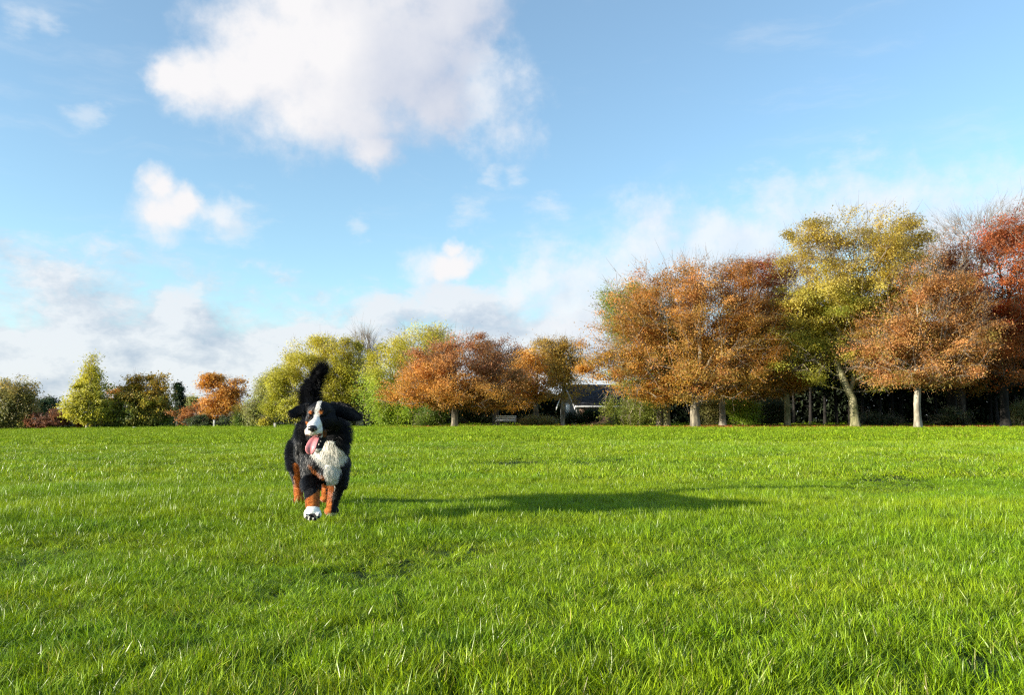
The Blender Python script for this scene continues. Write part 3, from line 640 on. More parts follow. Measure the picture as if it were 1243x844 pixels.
hedge('hedge', 'dark hedge behind the bench and the rust topped tree', -22, 3.0, 82, 3.8, 34000, HD, 71, 0.40, 2.0)
hedge('hedge', 'low dark hedge along the foot of the left-hand trees', -82, -24, 112, 1.25, 26000, HD, 72, 0.28, 1.2)
hedge('hedge', 'shaded hedge behind the house and the drooping lime', 3.0, 16, 84, 3.4, 16000, HD, 73, 0.40, 2.0)

def conifer_proto(seed, H):
    r = np.random.RandomState(seed)
    P = np.array([[math.sin(k * 0.7 + seed) * 0.05, math.cos(k * .6) * .05, H * k / 8 - 0.1] for k in range(9)]); R = np.linspace(0.15, 0.03, 9)
    VV, QQ = tube_mesh_arrays(P, R, 8, seed, 0.3)
    nb = 90; zb_ = r.uniform(0.12, 0.97, nb) * H; an = r.uniform(0, 6.28, nb)
    ln = np.where(zb_ < H * 0.35, r.uniform(0.2, 0.7, nb), 1.5 * (1 - (zb_ / H) ** 1.6) + 0.2)
    A_ = np.stack([zb_ * 0, zb_ * 0, zb_], -1); B_ = A_ + np.stack([np.cos(an) * ln, np.sin(an) * ln, r.uniform(-.2, .3, nb)], -1)
    v2, q2 = frusta(A_, B_, np.full(nb, .025), np.full(nb, .008), 3)
    me1 = mesh_q('trunk', np.concatenate([VV, v2]), np.concatenate([QQ, q2 + len(VV)]), M_BARK_SHADE, None, True)
    k = r.choice(np.where(zb_ > H * 0.3)[0], 4200); f = r.uniform(0.1, 1.05, (4200, 1))
    C = A_[k] * (1 - f) + B_[k] * f + r.normal(size=(4200, 3)) * np.array([.22, .22, .16])
    V4, Q4 = leaf_quads(C, 0.26, r, 0.5)
    col = pick(HD, r.uniform(0, 1, len(C))) * r.uniform(.7, 1.3, (len(C), 1))
    me2 = mesh_q('crown', V4, Q4, M_NEEDLE, np.repeat(col, 3, 0))
    return me1, me2
protos = [conifer_proto(80 + k, 9.5 + k) for k in range(3)]
r = np.random.RandomState(5)
cxs = np.linspace(23.5, 52, 27)
for k, cx in enumerate(cxs):
    X = cx + r.uniform(-.35, .35); Y = 69.5 + r.uniform(-1.6, 1.8)
    root = thing('cypress_tree', 'slender dark conifer trunk in the shaded row under the red and yellow crowns', 'tree', (X, Y, tz(X, Y)), r.uniform(0, 6.28), 'dark conifers in the shelter belt')
    a_, b_ = protos[k % 3]; link('trunk', a_, root); link('crown', b_, root); root.scale = (1, 1, r.uniform(0.85, 1.1))

# --- fallen leaves beneath the trees
def litter(label, specs, n, seed):
    r = np.random.RandomState(seed); C = []
    for (x0, x1, y0, y1, cnt) in specs:
        X = r.uniform(x0, x1, cnt); Yp = y0 + (y1 - y0) * r.uniform(0, 1, cnt) ** 1.0; C.append(np.stack([X, Yp, terrain(X, Yp) + 0.05 + r.uniform(0, 0.05, cnt)], -1))
    C = np.concatenate(C); V4, Q4 = leaf_quads(C, 0.13, r)
    col = pick([K(150, 70, 30), K(196, 110, 50), K(130, 60, 30), K(210, 150, 80)], r.uniform(0, 1, len(C))) * r.uniform(0.6, 1.2, (len(C), 1))
    link('fallen_leaves', mesh_q('fallen_leaves', V4, Q4, M_LEAF, np.repeat(col, 3, 0)), None, kind='stuff', label=label, category='leaves')
litter('brown fallen leaves strewn on the ground under the trees', [(14, 40, 56.5, 66, 16000), (5, 16, 53.5, 62, 1800), (-10, 8, 60, 72, 3000), (12, 34, 52, 57, 900)], 0, 90)

# ------------------------------------------------------------------ boxes for built things
def box_v(cx, cy, cz, sx, sy, sz):
    x, y, z = sx / 2, sy / 2, sz / 2
    V = np.array([[a, b, c] for a in (-x, x) for b in (-y, y) for c in (-z, z)]) + np.array([cx, cy, cz])
    Q = np.array([[0, 1, 3, 2], [4, 6, 7, 5], [0, 4, 5, 1], [2, 3, 7, 6], [0, 2, 6, 4], [1, 5, 7, 3]])
    return V, Q
def part(name, parent, boxes, mat, bevel=0.0, rot=None, kind=None):
    VS, QS, o_ = [], [], 0
    for b_ in boxes:
        v_, q_ = box_v(*b_) if not isinstance(b_, tuple) or len(b_) == 6 else b_
        VS.append(v_); QS.append(q_ + o_); o_ += len(v_)
    me_ = mesh_q(name, np.concatenate(VS), np.concatenate(QS), mat)
    ob = link(name, me_, parent)
    if bevel:
        md_ = ob.modifiers.new('bevel', 'BEVEL'); md_.width = bevel; md_.segments = 2
    if rot: ob.rotation_euler = rot
    if kind: ob['kind'] = kind
    return ob
M_WOODP = mat_simple('weathered_wood', (0.58, 0.54, 0.48), (0.78, 0.74, 0.67), 5, 0.7, 0.3, (0.3, 3, 3))
M_METAL = mat_simple('dark_iron', (0.03, 0.03, 0.03), (0.06, 0.06, 0.06), 8, 0.5, 0.1)
M_CONC = mat_simple('concrete', (0.30, 0.29, 0.27), (0.48, 0.46, 0.43), 5, 0.85, 0.3)
M_WHITE = mat_simple('white_paint', (0.66, 0.66, 0.64), (0.80, 0.80, 0.78), 3, 0.6, 0.1)
M_RENDER_SHADE = mat_simple('shaded_render', (0.12, 0.12, 0.115), (0.20, 0.20, 0.19), 2, 0.9, 0.2)  # pale gable darkened in its colour to stand for the shade of leaves
M_SLATE = mat_simple('roof_slate', (0.025, 0.026, 0.03), (0.055, 0.055, 0.06), 3, 0.95, 0.3, spec=0.04)
M_TAN = mat_simple('roof_tile_tan', (0.32, 0.22, 0.15), (0.46, 0.32, 0.22), 3, 0.8, 0.3)
M_GLASS = mat_simple('window_glass', (0.02, 0.025, 0.03), (0.04, 0.045, 0.05), 3, 0.08, 0.0, spec=0.8)
m, t, q, o = new_mat('brick_wall')
tcn = N(t, 'ShaderNodeTexCoord'); br = N(t, 'ShaderNodeTexBrick')
mp = N(t, 'ShaderNodeMapping'); mp.inputs['Rotation'].default_value = (math.pi / 2, 0, 0); t.links.new(tcn.outputs['Object'], mp.inputs[0]); t.links.new(mp.outputs[0], br.inputs['Vector'])
br.inputs['Color1'].default_value = (0.20, 0.10, 0.065, 1); br.inputs['Color2'].default_value = (0.27, 0.15, 0.10, 1); br.inputs['Mortar'].default_value = (0.3, 0.27, 0.23, 1)
br.inputs['Scale'].default_value = 4.4; p = N(t, 'ShaderNodeBsdfPrincipled'); t.links.new(br.outputs[0], p.inputs['Base Color']); p.inputs['Roughness'].default_value = 0.9; t.links.new(p.outputs[0], o.inputs[0])
M_BRICK = m

# bench, facing the field
bx = at(614, 517, 64); bz = tz(bx.x, 64)
bench = thing('park_bench', 'pale slatted park bench standing under the autumn trees', 'bench', (bx.x, 64, bz), math.radians(-4))
for k in range(3): part('back_slat', bench, [(0, 0.27 + 0.03 * k, 0.55 + 0.145 * k, 1.62, 0.035, 0.10)], M_WOODP, 0.006)
for k in range(4): part('seat_slat', bench, [(0, -0.20 + 0.125 * k, 0.44 - 0.006 * k, 1.66, 0.10, 0.035)], M_WOODP, 0.006)
for s in (-1, 1):
    part('leg', bench, [(s * 0.70, -0.19, 0.20, 0.06, 0.06, 0.44)], M_METAL, 0.006)
    part('leg', bench, [(s * 0.70, 0.24, 0.20, 0.06, 0.06, 0.44)], M_METAL, 0.006)
    part('back_post', bench, [(s * 0.70, 0.335, 0.66, 0.05, 0.05, 0.50)], M_METAL, 0.006)
    part('armrest', bench, [(s * 0.78, 0.0, 0.655, 0.06, 0.52, 0.035), (s * 0.78, -0.22, 0.55, 0.045, 0.045, 0.19)], M_METAL, 0.006)
part('ground_rail', bench, [(-0.45, -0.10, 0.17, 1.9, 0.05, 0.05)], M_METAL, 0.006)

# house behind the trees, gable to the left
def gable_house(label, px, Y, rz, L, Wd, eave, ridge, wallm, roofm, chim=False):
    hx = at(px, 515, Y).x; hz = tz(hx, Y)
    h = thing('house', label, 'house', (hx, Y, hz - 0.1), rz)
    w = 0.25
    part('wall', h, [(0, -Wd / 2 + w / 2, eave / 2, L - 2 * w, w, eave)], wallm); part('wall', h, [(0, Wd / 2 - w / 2, eave / 2, L - 2 * w, w, eave)], wallm)
    for s in (-1, 1):
        x = s * (L / 2 - w / 2)
        pr = [(-Wd / 2, 0), (Wd / 2, 0), (Wd / 2, eave), (0, ridge), (-Wd / 2, eave)]
        V_ = np.array([[x - w / 2, a, b] for a, b in pr] + [[x + w / 2, a, b] for a, b in pr])
        bm = bmesh.new(); vs = [bm.verts.new(v_) for v_ in V_]; bm.faces.new(vs[:5][::-1]); bm.faces.new(vs[5:])
        for k in range(5): bm.faces.new([vs[k], vs[(k + 1) % 5], vs[5 + (k + 1) % 5], vs[5 + k]])
        bmesh.ops.recalc_face_normals(bm, faces=bm.faces); me_ = bpy.data.meshes.new('gable_wall'); bm.to_mesh(me_); bm.free(); me_.materials.append(M_RENDER_SHADE if s < 0 else wallm)
        link('gable_wall', me_, h)
        for sy in (-1, 1):   # barge boards
            V_ = np.array([[s * (L / 2 + 0.31) + dx, sy * (Wd / 2 + 0.35) * f, eave - 0.30 * 0 + (ridge + 0.12 - eave) * (1 - f) + dz - 0.2 * f] for dx in (-0.03, 0.03) for f in (0, 1) for dz in (0, -0.22)])
            Q_ = np.array([[0, 1, 3, 2], [4, 6, 7, 5], [0, 4, 5, 1], [2, 3, 7, 6], [0, 2, 6, 4], [1, 5, 7, 3]])
            link('barge_board', mesh_q('barge_board', V_, Q_, M_WHITE), h)
    a = math.atan2(ridge - eave, Wd / 2); sl = math.hypot(ridge - eave, Wd / 2) + 0.5
    for s in (-1, 1):
        ob = part('roof', h, [(0, 0, 0, L + 0.6, sl, 0.14)], roofm)
        mid = Vector((0, s * (Wd / 4 + 0.2 * math.cos(a)), (ridge + eave) / 2 + 0.12 - 0.2 * math.sin(a))); ob.location = mid; ob.rotation_euler = (-s * a, 0, 0)
        for cth in range(1, int(sl / 0.32)):   # slate courses
            yy = -sl / 2 + cth * 0.32
            c_ = part('slate_course', ob, [(0, -s * yy * -1, 0.079, L + 0.58, 0.30, 0.012)], roofm); c_.rotation_euler = (s * 0.03, 0, 0)
    part('gutter', h, [(0, -Wd / 2 - 0.42, eave - 0.12, L + 0.6, 0.12, 0.16)], M_WHITE, 0.02)
    wn = part('window', h, [(L * 0.18, -Wd / 2 - 0.02, 1.55, 1.3, 0.08, 1.1)], M_WHITE, 0.01)
    part('pane', wn, [(L * 0.18 - 0.31, -Wd / 2 - 0.062, 1.55, 0.54, 0.02, 0.96), (L * 0.18 + 0.31, -Wd / 2 - 0.062, 1.55, 0.54, 0.02, 0.96)], M_GLASS)
    part('gable_window', h, [(-L / 2 - 0.03, 0, 1.6, 0.08, 1.0, 1.0)], M_WHITE, 0.01)
    if chim: part('chimney', h, [(L * 0.25, 0.3, ridge + 0.3, 0.6, 0.6, 1.3)], wallm, 0.02)
    return h
gable_house('brick bungalow with dark slate roof and white gable, half hidden between the trees', 728, 76, math.radians(14), 6.2, 5.0, 1.95, 3.75, M_BRICK, M_SLATE)
gable_house('small house with tan tiled roof glimpsed behind the orange crowns', 905, 90, math.radians(8), 8, 6, 3.2, 5.0, M_BRICK, M_TAN, True)

# grey posts
def post(label, px, Y, h, w):
    x = at(px, 515, Y).x; p_ = thing('marker_post', label, 'post', (x, Y, tz(x, Y)))
    part('shaft', p_, [(0, 0, h / 2 - 0.05, w, w, h + 0.1)], M_CONC, 0.02); part('cap', p_, [(0, 0, h + 0.02, w * 1.15, w * 1.15, 0.05)], M_CONC, 0.015)
post('short pale concrete post at the field edge left of the dog', 334, 80, 0.42, 0.22)
post('pale grey stone post in front of the low dark shrubs at left', 260, 93, 0.82, 0.20)
post('small white marker stone at the foot of the dark rounded tree', 163, 96, 0.18, 0.25)

# grey forked dead branch among the left shrubs
P0 = at(281, 513, 95)
db = thing('dead_tree', 'grey forked dead branch standing among the low shrubs at left', 'dead tree', (P0.x, 95, tz(P0.x, 95)))
pts = [(0, 0), (0.15, 0.7), (0.5, 1.2), (0.25, 1.6), (0.75, 1.9), (0.8, 1.3), (1.1, 1.6), (-0.35, 1.0), (-.6, 1.25)]
ed = [(0, 1), (1, 2), (2, 3), (2, 4), (1, 5), (5, 6), (1, 7), (7, 8)]
A_ = np.array([[pts[a][0], 0.1 * a, pts[a][1] - .05] for a, b in ed]); B_ = np.array([[pts[b][0], 0.1 * b, pts[b][1]] for a, b in ed])
v_, q_ = frusta(A_, B_, np.full(len(ed), .08), np.full(len(ed), .05), 6)
link('branch', mesh_q('branch', v_, q_, M_CONC, None, True), db)

#DOG#
# ------------------------------------------------------------------ the dog
DO = np.array(at(388, 600, 5.5)); DO[2] = tz(DO[0], 5.5)
DROT = math.atan2(-DO[0], DO[1])           # the dog walks towards the camera
def dp(px, py, Y): return np.array(at(px, py, Y)) - DO
def lozenge(bm, a, ra, b, rb, sq=(1, 1, 1), seg=14):
    """tapered capsule from a to b as a chain of overlapping icospheres"""
    a = np.array(a); b = np.array(b); L = np.linalg.norm(b - a); n = max(2, int(L / (min(ra, rb) * 0.28)) + 1)
    for k in range(n):
        f = k / (n - 1); r_ = ra * (1 - f) + rb * f; c_ = a * (1 - f) + b * f
        mt = Matrix.Translation(Vector(c_)) @ Matrix.Diagonal((r_ * sq[0], r_ * sq[1], r_ * sq[2], 1))
        bmesh.ops.create_icosphere(bm, subdivisions=2, radius=1, matrix=mt)
def blob(bm, c_, s, rot=None):
    mt = Matrix.Translation(Vector(c_)) @ ((rot.to_4x4()) if rot is not None else Matrix.Identity(4)) @ Matrix.Diagonal((s[0], s[1], s[2], 1))
    bmesh.ops.create_icosphere(bm, subdivisions=3, radius=1, matrix=mt)
def flap(bm, pts, thick, wid):
    """an ear: a chain of flattened ellipsoids"""
    for k in range(len(pts) - 1):
        a, b = np.array(pts[k]), np.array(pts[k + 1]); n = 6
        for j in range(n):
            f = j / n; c_ = a * (1 - f) + b * f; w_ = wid[k] * (1 - f) + wid[k + 1] * f
            d = Vector(b - a).normalized(); rot = d.to_track_quat('X', 'Z').to_matrix()
            blob(bm, c_, (0.02, thick, w_), rot)
bm = bmesh.new()
# trunk of the body
lozenge(bm, dp(380, 528, 6.20), .132, dp(384, 533, 5.95), .142, (1, 1, 1.05))
lozenge(bm, dp(384, 533, 5.95), .142, dp(388, 534, 5.62), .152, (1, 1, 1.05))
lozenge(bm, dp(388, 534, 5.62), .152, dp(392, 534, 5.36), .150, (1, 1, 1.08))
blob(bm, dp(373.5, 538, 5.55), (.070, .22, .14))
blob(bm, dp(394, 556, 5.30), (.135, .11, .12))
blob(bm, dp(401, 543, 5.27), (.105, .10, .13))
blob(bm, dp(399, 570, 5.27), (.075, .08, .075))
# neck and ruff
lozenge(bm, dp(393, 527, 5.33), .135, dp(390, 511, 5.14), .088)
blob(bm, dp(407, 528, 5.22), (.085, .10, .115)); blob(bm, dp(373, 528, 5.28), (.07, .10, .10))
# head: skull, brow, stop, muzzle, cheeks
blob(bm, dp(390, 503.5, 5.05), (.086, .100, .082))
blob(bm, dp(389, 499, 5.00), (.066, .07, .052))
blob(bm, dp(399, 512, 5.02), (.052, .075, .055)); blob(bm, dp(378.5, 511, 5.02), (.036, .06, .045))
lozenge(bm, dp(385.5, 510, 4.97), .046, dp(380.5, 519, 4.84), .036, (1.0, 1, .82))
blob(bm, dp(380, 524, 4.86), (.045, .045, .026)); blob(bm, dp(387, 523, 4.93), (.036, .05, .028))   # flews
blob(bm, dp(375, 524.5, 4.90), (.022, .045, .026)); blob(bm, dp(391, 528, 4.96), (.026, .035, .040))
lozenge(bm, dp(390, 533, 4.99), .030, dp(385.5, 545.5, 4.90), .024, (1.15, 1, .8))           # open lower jaw
for bx_, by_ in ((378.5, 502.5), (390.5, 502.5)): blob(bm, dp(bx_, by_, 4.945), (.020, .016, .012))   # brow ridges
# ears blown outwards
flap(bm, [dp(374, 494, 5.07), dp(365, 498, 5.08), dp(358, 503, 5.07), dp(354, 500, 5.06)], .009, [.030, .036, .030, .012])
flap(bm, [dp(403, 494, 5.08), dp(414, 497, 5.09), dp(424, 503, 5.09), dp(436, 507, 5.07)], .010, [.036, .050, .045, .020])
# front leg on the left of the picture, striding forwards with the paw lifted
lozenge(bm, dp(380, 554, 5.36), .085, dp(379, 582, 5.30), .060); lozenge(bm, dp(378, 582, 5.30), .060, dp(379.5, 602, 5.12), .046)
lozenge(bm, dp(379.5, 602, 5.12), .044, dp(380, 617, 5.00), .041)
blob(bm, dp(379.5, 623, 4.95), (.052, .050, .038))
for k, (a_, b_) in enumerate(((372.5, 625.5), (377, 628), (382.5, 628), (387, 625))): blob(bm, dp(a_, b_, 4.925), (.017, .026, .020))
# front leg on the right, planted
lozenge(bm, dp(408, 560, 5.42), .085, dp(409, 585, 5.50), .056); lozenge(bm, dp(409, 585, 5.50), .056, dp(404.5, 606, 5.58), .040)
lozenge(bm, dp(404.5, 606, 5.58), .040, dp(403, 617, 5.56), .038); blob(bm, dp(402.5, 620, 5.52), (.048, .062, .032))
# hind legs
lozenge(bm, dp(366, 546, 6.22), .115, dp(361, 566, 6.05), .072); lozenge(bm, dp(361, 566, 6.05), .062, dp(362.5, 588, 6.42), .040)
lozenge(bm, dp(362.5, 588, 6.42), .038, dp(362.5, 604, 6.33), .034); blob(bm, dp(362.5, 607, 6.28), (.046, .062, .030))
lozenge(bm, dp(390, 546, 6.22), .110, dp(394, 570, 6.02), .072); lozenge(bm, dp(394, 570, 6.02), .062, dp(396, 589, 6.36), .040)
lozenge(bm, dp(396, 589, 6.36), .038, dp(396, 603, 6.24), .034); blob(bm, dp(396, 605, 6.20), (.046, .062, .030))
# tail held up in a curve
TP = [dp(381, 512, 6.30), dp(377, 494, 6.42), dp(376, 478, 6.48), dp(383, 462, 6.46), dp(390, 450, 6.42)]
TR = [.050, .050, .052, .034, .042]
for k in range(4): lozenge(bm, TP[k], TR[k], TP[k + 1], TR[k + 1])
me_ = bpy.data.meshes.new('body_raw'); bm.to_mesh(me_); bm.free()
tmp = bpy.data.objects.new('body_raw', me_); COL.objects.link(tmp)
md = tmp.modifiers.new('r', 'REMESH'); md.mode = 'VOXEL'; md.voxel_size = 0.0065; md.use_smooth_shade = True
ms = tmp.modifiers.new('s', 'SMOOTH'); ms.factor = 0.6; ms.iterations = 5
dg = bpy.context.evaluated_depsgraph_get(); dg.update()
body_me = bpy.data.meshes.new_from_object(tmp.evaluated_get(dg)); body_me.name = 'body'
bpy.data.objects.remove(tmp)
nv = len(body_me.vertices); BV = np.zeros(nv * 3, np.float32); body_me.vertices.foreach_get('co', BV); BV = BV.reshape(-1, 3).astype(float)
BN = np.zeros(nv * 3, np.float32); body_me.vertices.foreach_get('normal', BN); BN = BN.reshape(-1, 3).astype(float)
BLACK, WHITE, TAN, PINK = np.array([.009, .009, .0105]), np.array([.90, .87, .80]), np.array([.42, .135, .028]), np.array([.5, .2, .18])
def picpos(Pl):
    Wd = Pl + DO; c_, s_ = math.cos(PITCH), math.sin(PITCH)
    X, Y, Z = Wd[:, 0], Wd[:, 1], Wd[:, 2] - CAMH
    dep = Y * c_ + Z * s_; up_ = -Y * s_ + Z * c_
    return CX + F * X / dep, CY - F * up_ / dep, Wd[:, 1]
FN = Noise(77, 26, 9); FN2 = Noise(78, 60, 9)
def sst(x, a, b): x = np.clip((x - a) / (b - a), 0, 1); return x * x * (3 - 2 * x)
def poly_in(x, y, pts):
    inside = np.zeros(len(x), bool); n = len(pts)
    for k in range(n):
        x0, y0 = pts[k]; x1, y1 = pts[(k + 1) % n]
        c_ = ((y0 > y) != (y1 > y)) & (x < (x1 - x0) * (y - y0) / (y1 - y0 + 1e-9) + x0); inside ^= c_
    return inside
BLAZE = [(386.5, 484), (391.5, 484), (389.5, 492), (388, 500), (387.5, 508), (390.5, 514), (391.5, 522), (391, 531), (382, 532.5), (371, 531), (370.5, 521), (374, 514), (380.5, 508), (383, 500), (384, 492)]
CHEST = [(388, 538), (396, 535), (405, 537), (412, 544), (420, 550), (416, 556), (411, 561), (412, 569), (408, 580), (403, 591), (398, 586), (395, 575), (396, 567), (390, 562), (385, 556), (379, 548), (382, 545), (391, 545)]
def coat_colour(Pl, Nl, jit=True):
    x, y, Y = picpos(Pl); j = FN(Pl); j2 = FN2(Pl); n = len(x)
    xj, yj = x + j * 1.0, y + j2 * 1.0
    col = np.tile(BLACK, (n, 1)) * (1 + 0.3 * j[:, None])
    def put(mask, c_): col[mask] = c_
    head = (Y < 5.17) & (y < 552)
    front = Nl[:, 1] < 0.35
    put((Y > 5.02) & (Y < 5.50) & poly_in(xj, yj, CHEST) & (Nl[:, 1] < 0.45), WHITE)
    put((Y > 5.0) & (Y < 5.50) & poly_in(xj, yj, [(375, 562), (380, 563), (388, 571), (396, 574), (396, 579), (388, 577), (380, 569)]) & front, TAN * 0.8)
    # left front leg and paw
    lf = (Y < 5.36) & (x < 394) & (y > 590)
    put(lf & (yj + (x - 380) * 0.7 > 600), TAN)
    put(lf & (yj > 616.5), WHITE)
    pads = lf & (y > 623) & (Nl[:, 1] < -0.25) & (((x - 379.5) / 5.0) ** 2 + ((y - 626.3) / 2.6) ** 2 < 1)
    for a_, b_ in ((372.5, 628.5), (377, 630.6), (382.5, 630.6), (387, 628.2)): pads |= lf & (((x - a_) / 1.9) ** 2 + ((y - b_) / 2.0) ** 2 < 1)
    put(pads, np.array([.03, .026, .026]))
    # right front leg: tan on its inner side
    rf = (Y >= 5.38) & (Y < 5.9) & (x > 390) & (y > 582)
    put(rf & (xj < 403.5 - (y - 590) * 0.03), TAN); put(rf & (y > 623), WHITE * 0.8)
    rf2 = (Y >= 5.3) & (Y < 5.9) & (x > 390) & (y > 575) & (xj < 399) ; put(rf2 & (y > 588), TAN)
    hl = (Y > 5.85) & (y > 562)
    put(hl & (x < 380) & (xj > 357.5) & (Nl[:, 1] < 0.3), TAN); put(hl & (x >= 380) & (xj < 396), TAN)
    put(hl & (y > 612), WHITE * 0.8)
    # face
    hf = head & (Nl[:, 1] < 0.5) & (Y < 5.10)
    xs, ys = x + j * 0.35, y + j2 * 0.35
    put(hf & (((xs - 396.5) / 6.0) ** 2 + ((ys - 527.0) / 5.0) ** 2 < 1), TAN * 0.40)
    put(hf & (((xs - 371.5) / 3.2) ** 2 + ((ys - 518.5) / 6.5) ** 2 < 1), TAN * 0.8)
    put(hf & poly_in(xs, ys, BLAZE) & (Y < 5.07), WHITE)
    put(hf & (((xs - 376.5) / 4.5) ** 2 + ((ys - 527.8) / 2.0) ** 2 < 1) & (j2 > -0.3), np.array([.36, .20, .17]))
    spots = (FN2(Pl * 1.6) > 1.25) & hf & (ys > 520) & (ys < 532)
    put(spots, BLACK * 3)
    for a_, b_ in ((377.2, 501.3), (389.6, 501.3)): put(hf & (((xs - a_) / 2.1) ** 2 + ((ys - b_) / 2.0) ** 2 < 1), TAN * 1.15)
    jaw = head & (Y < 5.04) & (y > 531); put(jaw, BLACK * 1.3)
    put(jaw & (Y < 4.95) & (y > 545.0), WHITE * 0.75)
    put(head & (Y > 4.86) & (Y < 4.99) & (x > 376) & (x < 391) & (y > 526.5) & (y < 533) & (Nl[:, 2] < -0.5), PINK * 0.5)
    return np.clip(col, 0.004, 0.9)
a = body_me.attributes.new('Col', 'FLOAT_COLOR', 'POINT'); cc = np.ones((nv, 4), np.float32); cc[:, :3] = coat_colour(BV, BN); a.data.foreach_set('color', cc.ravel())
m, t, q, o = new_mat('fur')
at_ = N(t, 'ShaderNodeAttribute', attribute_name='Col'); p = N(t, 'ShaderNodeBsdfPrincipled'); t.links.new(at_.outputs['Color'], p.inputs['Base Color'])
p.inputs['Roughness'].default_value = 0.40; p.inputs['Specular IOR Level'].default_value = 0.38
tr = N(t, 'ShaderNodeBsdfTranslucent'); t.links.new(at_.outputs['Color'], tr.inputs[0]); mx = N(t, 'ShaderNodeMixShader'); mx.inputs[0].default_value = 0.5
t.links.new(p.outputs[0], mx.inputs[1]); t.links.new(tr.outputs[0], mx.inputs[2]); t.links.new(mx.outputs[0], o.inputs[0]); M_FUR = m
m, t, q, o = new_mat('skin_under_fur')
at_ = N(t, 'ShaderNodeAttribute', attribute_name='Col'); p = N(t, 'ShaderNodeBsdfPrincipled'); t.links.new(at_.outputs['Color'], p.inputs['Base Color'])
p.inputs['Roughness'].default_value = 0.8; p.inputs['Specular IOR Level'].default_value = 0.15
t.links.new(p.outputs[0], o.inputs[0]); body_me.materials.clear(); body_me.materials.append(m)
body_me.polygons.foreach_set('use_smooth', np.ones(len(body_me.polygons), bool))
dog = thing('dog', 'large black, white and tan shaggy dog walking over the grass, tongue out, tail raised', 'dog', tuple(DO), 0)
link('body', body_me, dog)
# --- fur strands
body_me.calc_loop_triangles(); nt3 = len(body_me.loop_triangles); TI = np.zeros(nt3 * 3, np.int32); body_me.loop_triangles.foreach_get('vertices', TI); TI = TI.reshape(-1, 3)
A3, B3, C3 = BV[TI[:, 0]], BV[TI[:, 1]], BV[TI[:, 2]]; AR = np.linalg.norm(np.cross(B3 - A3, C3 - A3), axis=1) / 2
r = np.random.RandomState(4); NS = 190000
tc3 = (A3 + B3 + C3) / 3; fx, fy, fY = picpos(tc3)
wt = AR * np.where((fY < 5.12) & (fy < 535), 2.6, 1.0) * np.where(fy < 500, 1.4, 1)
ti = r.choice(nt3, NS, p=wt / wt.sum()); u, v = r.uniform(0, 1, NS), r.uniform(0, 1, NS); fl = u + v > 1; u[fl], v[fl] = 1 - u[fl], 1 - v[fl]
RP = A3[ti] + (B3 - A3)[ti] * u[:, None] + (C3 - A3)[ti] * v[:, None]; NN = BN[TI[ti, 0]]; NN /= np.linalg.norm(NN, axis=1)[:, None] + 1e-9
x, y, Y = picpos(RP)
istail = (Y > 6.22) & (y < 512)
ishead = (Y < 5.13) & (y < 536); muzz = ishead & (Y < 5.0) & (y > 508) & (x > 369) & (x < 393)
isear = ((x < 371) | (x > 406)) & (Y > 5.02) & (Y < 5.14) & (y < 513)
chest = (Y < 5.5) & (y > 536) & (y < 592) & ~ishead
leg = (y > 592) | ((Y > 5.9) & (y > 570))
paw = (y > 614) | ((Y > 5.85) & (y > 600))
L = np.full(NS, 0.028); L[chest] = 0.036; L[ishead] = 0.013; L[muzz] = 0.006; L[isear] = 0.022; L[leg] = 0.016; L[paw] = 0.008; L[istail] = 0.052; L[istail & (y < 464)] = 0.046
L[(Y < 5.4) & (x > 405) & (y > 512) & (y < 560)] = 0.045
jawm = (Y < 5.04) & (y > 530) & (y < 552) & (x < 397); L[jawm] = 0.006
L *= r.uniform(0.55, 1.2, NS); L[istail] *= r.uniform(0.5, 1.5, istail.sum())
flow = np.tile(np.array([0.0, 0.25, -0.9]), (NS, 1)); flow[ishead] = (0, 0.8, 0.1); flow[isear] = (0.0, 0.1, -1)
flow[isear & (x > 400)] = (0.8, 0, -.7); flow[isear & (x < 375)] = (-0.7, 0, -.5)
flow[:, 0] += np.clip((x - 400) / 22, -0.3, 0.6)
flow[istail] = (-0.6, 0.1, 0.5); flow[istail & (y < 462)] = (0.1, 0, 0.9); flow[istail & (x > 380) & (y > 462)] = (0.15, 0.1, 0.55); flow[istail & (x > 384) & (y < 462)] = (0.55, 0, 0.7)
cl = Noise(91, 22, 9), Noise(92, 22, 9), Noise(93, 22, 9)
wv = np.stack([c_(RP) for c_ in cl], -1)
lift = np.where(ishead | paw | leg | jawm, 0.28, 0.55)[:, None]; lift[istail] = 0.7; lift[chest] = 0.16
d = NN * lift + flow * (1 - lift) + wv * 0.12 + r.normal(size=(NS, 3)) * np.where(chest, 0.04, 0.08)[:, None]
d /= np.linalg.norm(d, axis=1)[:, None]
inw = (d * NN).sum(1); d += NN * np.maximum(0, 0.14 - inw)[:, None]; d /= np.linalg.norm(d, axis=1)[:, None]
side = np.cross(d, NN); side /= np.linalg.norm(side, axis=1)[:, None] + 1e-6; side = side + r.normal(size=(NS, 3)) * 0.22; side /= np.linalg.norm(side, axis=1)[:, None]
w_ = np.where(ishead | paw, 0.0018, 0.0021)[:, None]; w_[chest] = 0.0042
g_ = np.array([0, 0, -1.0]) * np.where(istail, 0.0, 0.35)[:, None]
P0_, P1_ = RP - NN * 0.003, RP + d * (L * 0.55)[:, None]; d2 = d + g_ * 0.8 + flow * 0.25 + wv * 0.18; d2 /= np.linalg.norm(d2, axis=1)[:, None]
P2_ = P1_ + d2 * (L * 0.5)[:, None]
VV = np.stack([P0_ - side * w_ / 2, P0_ + side * w_ / 2, P1_ + side * w_ * .4, P1_ - side * w_ * .4, P2_], 1).reshape(-1, 3)
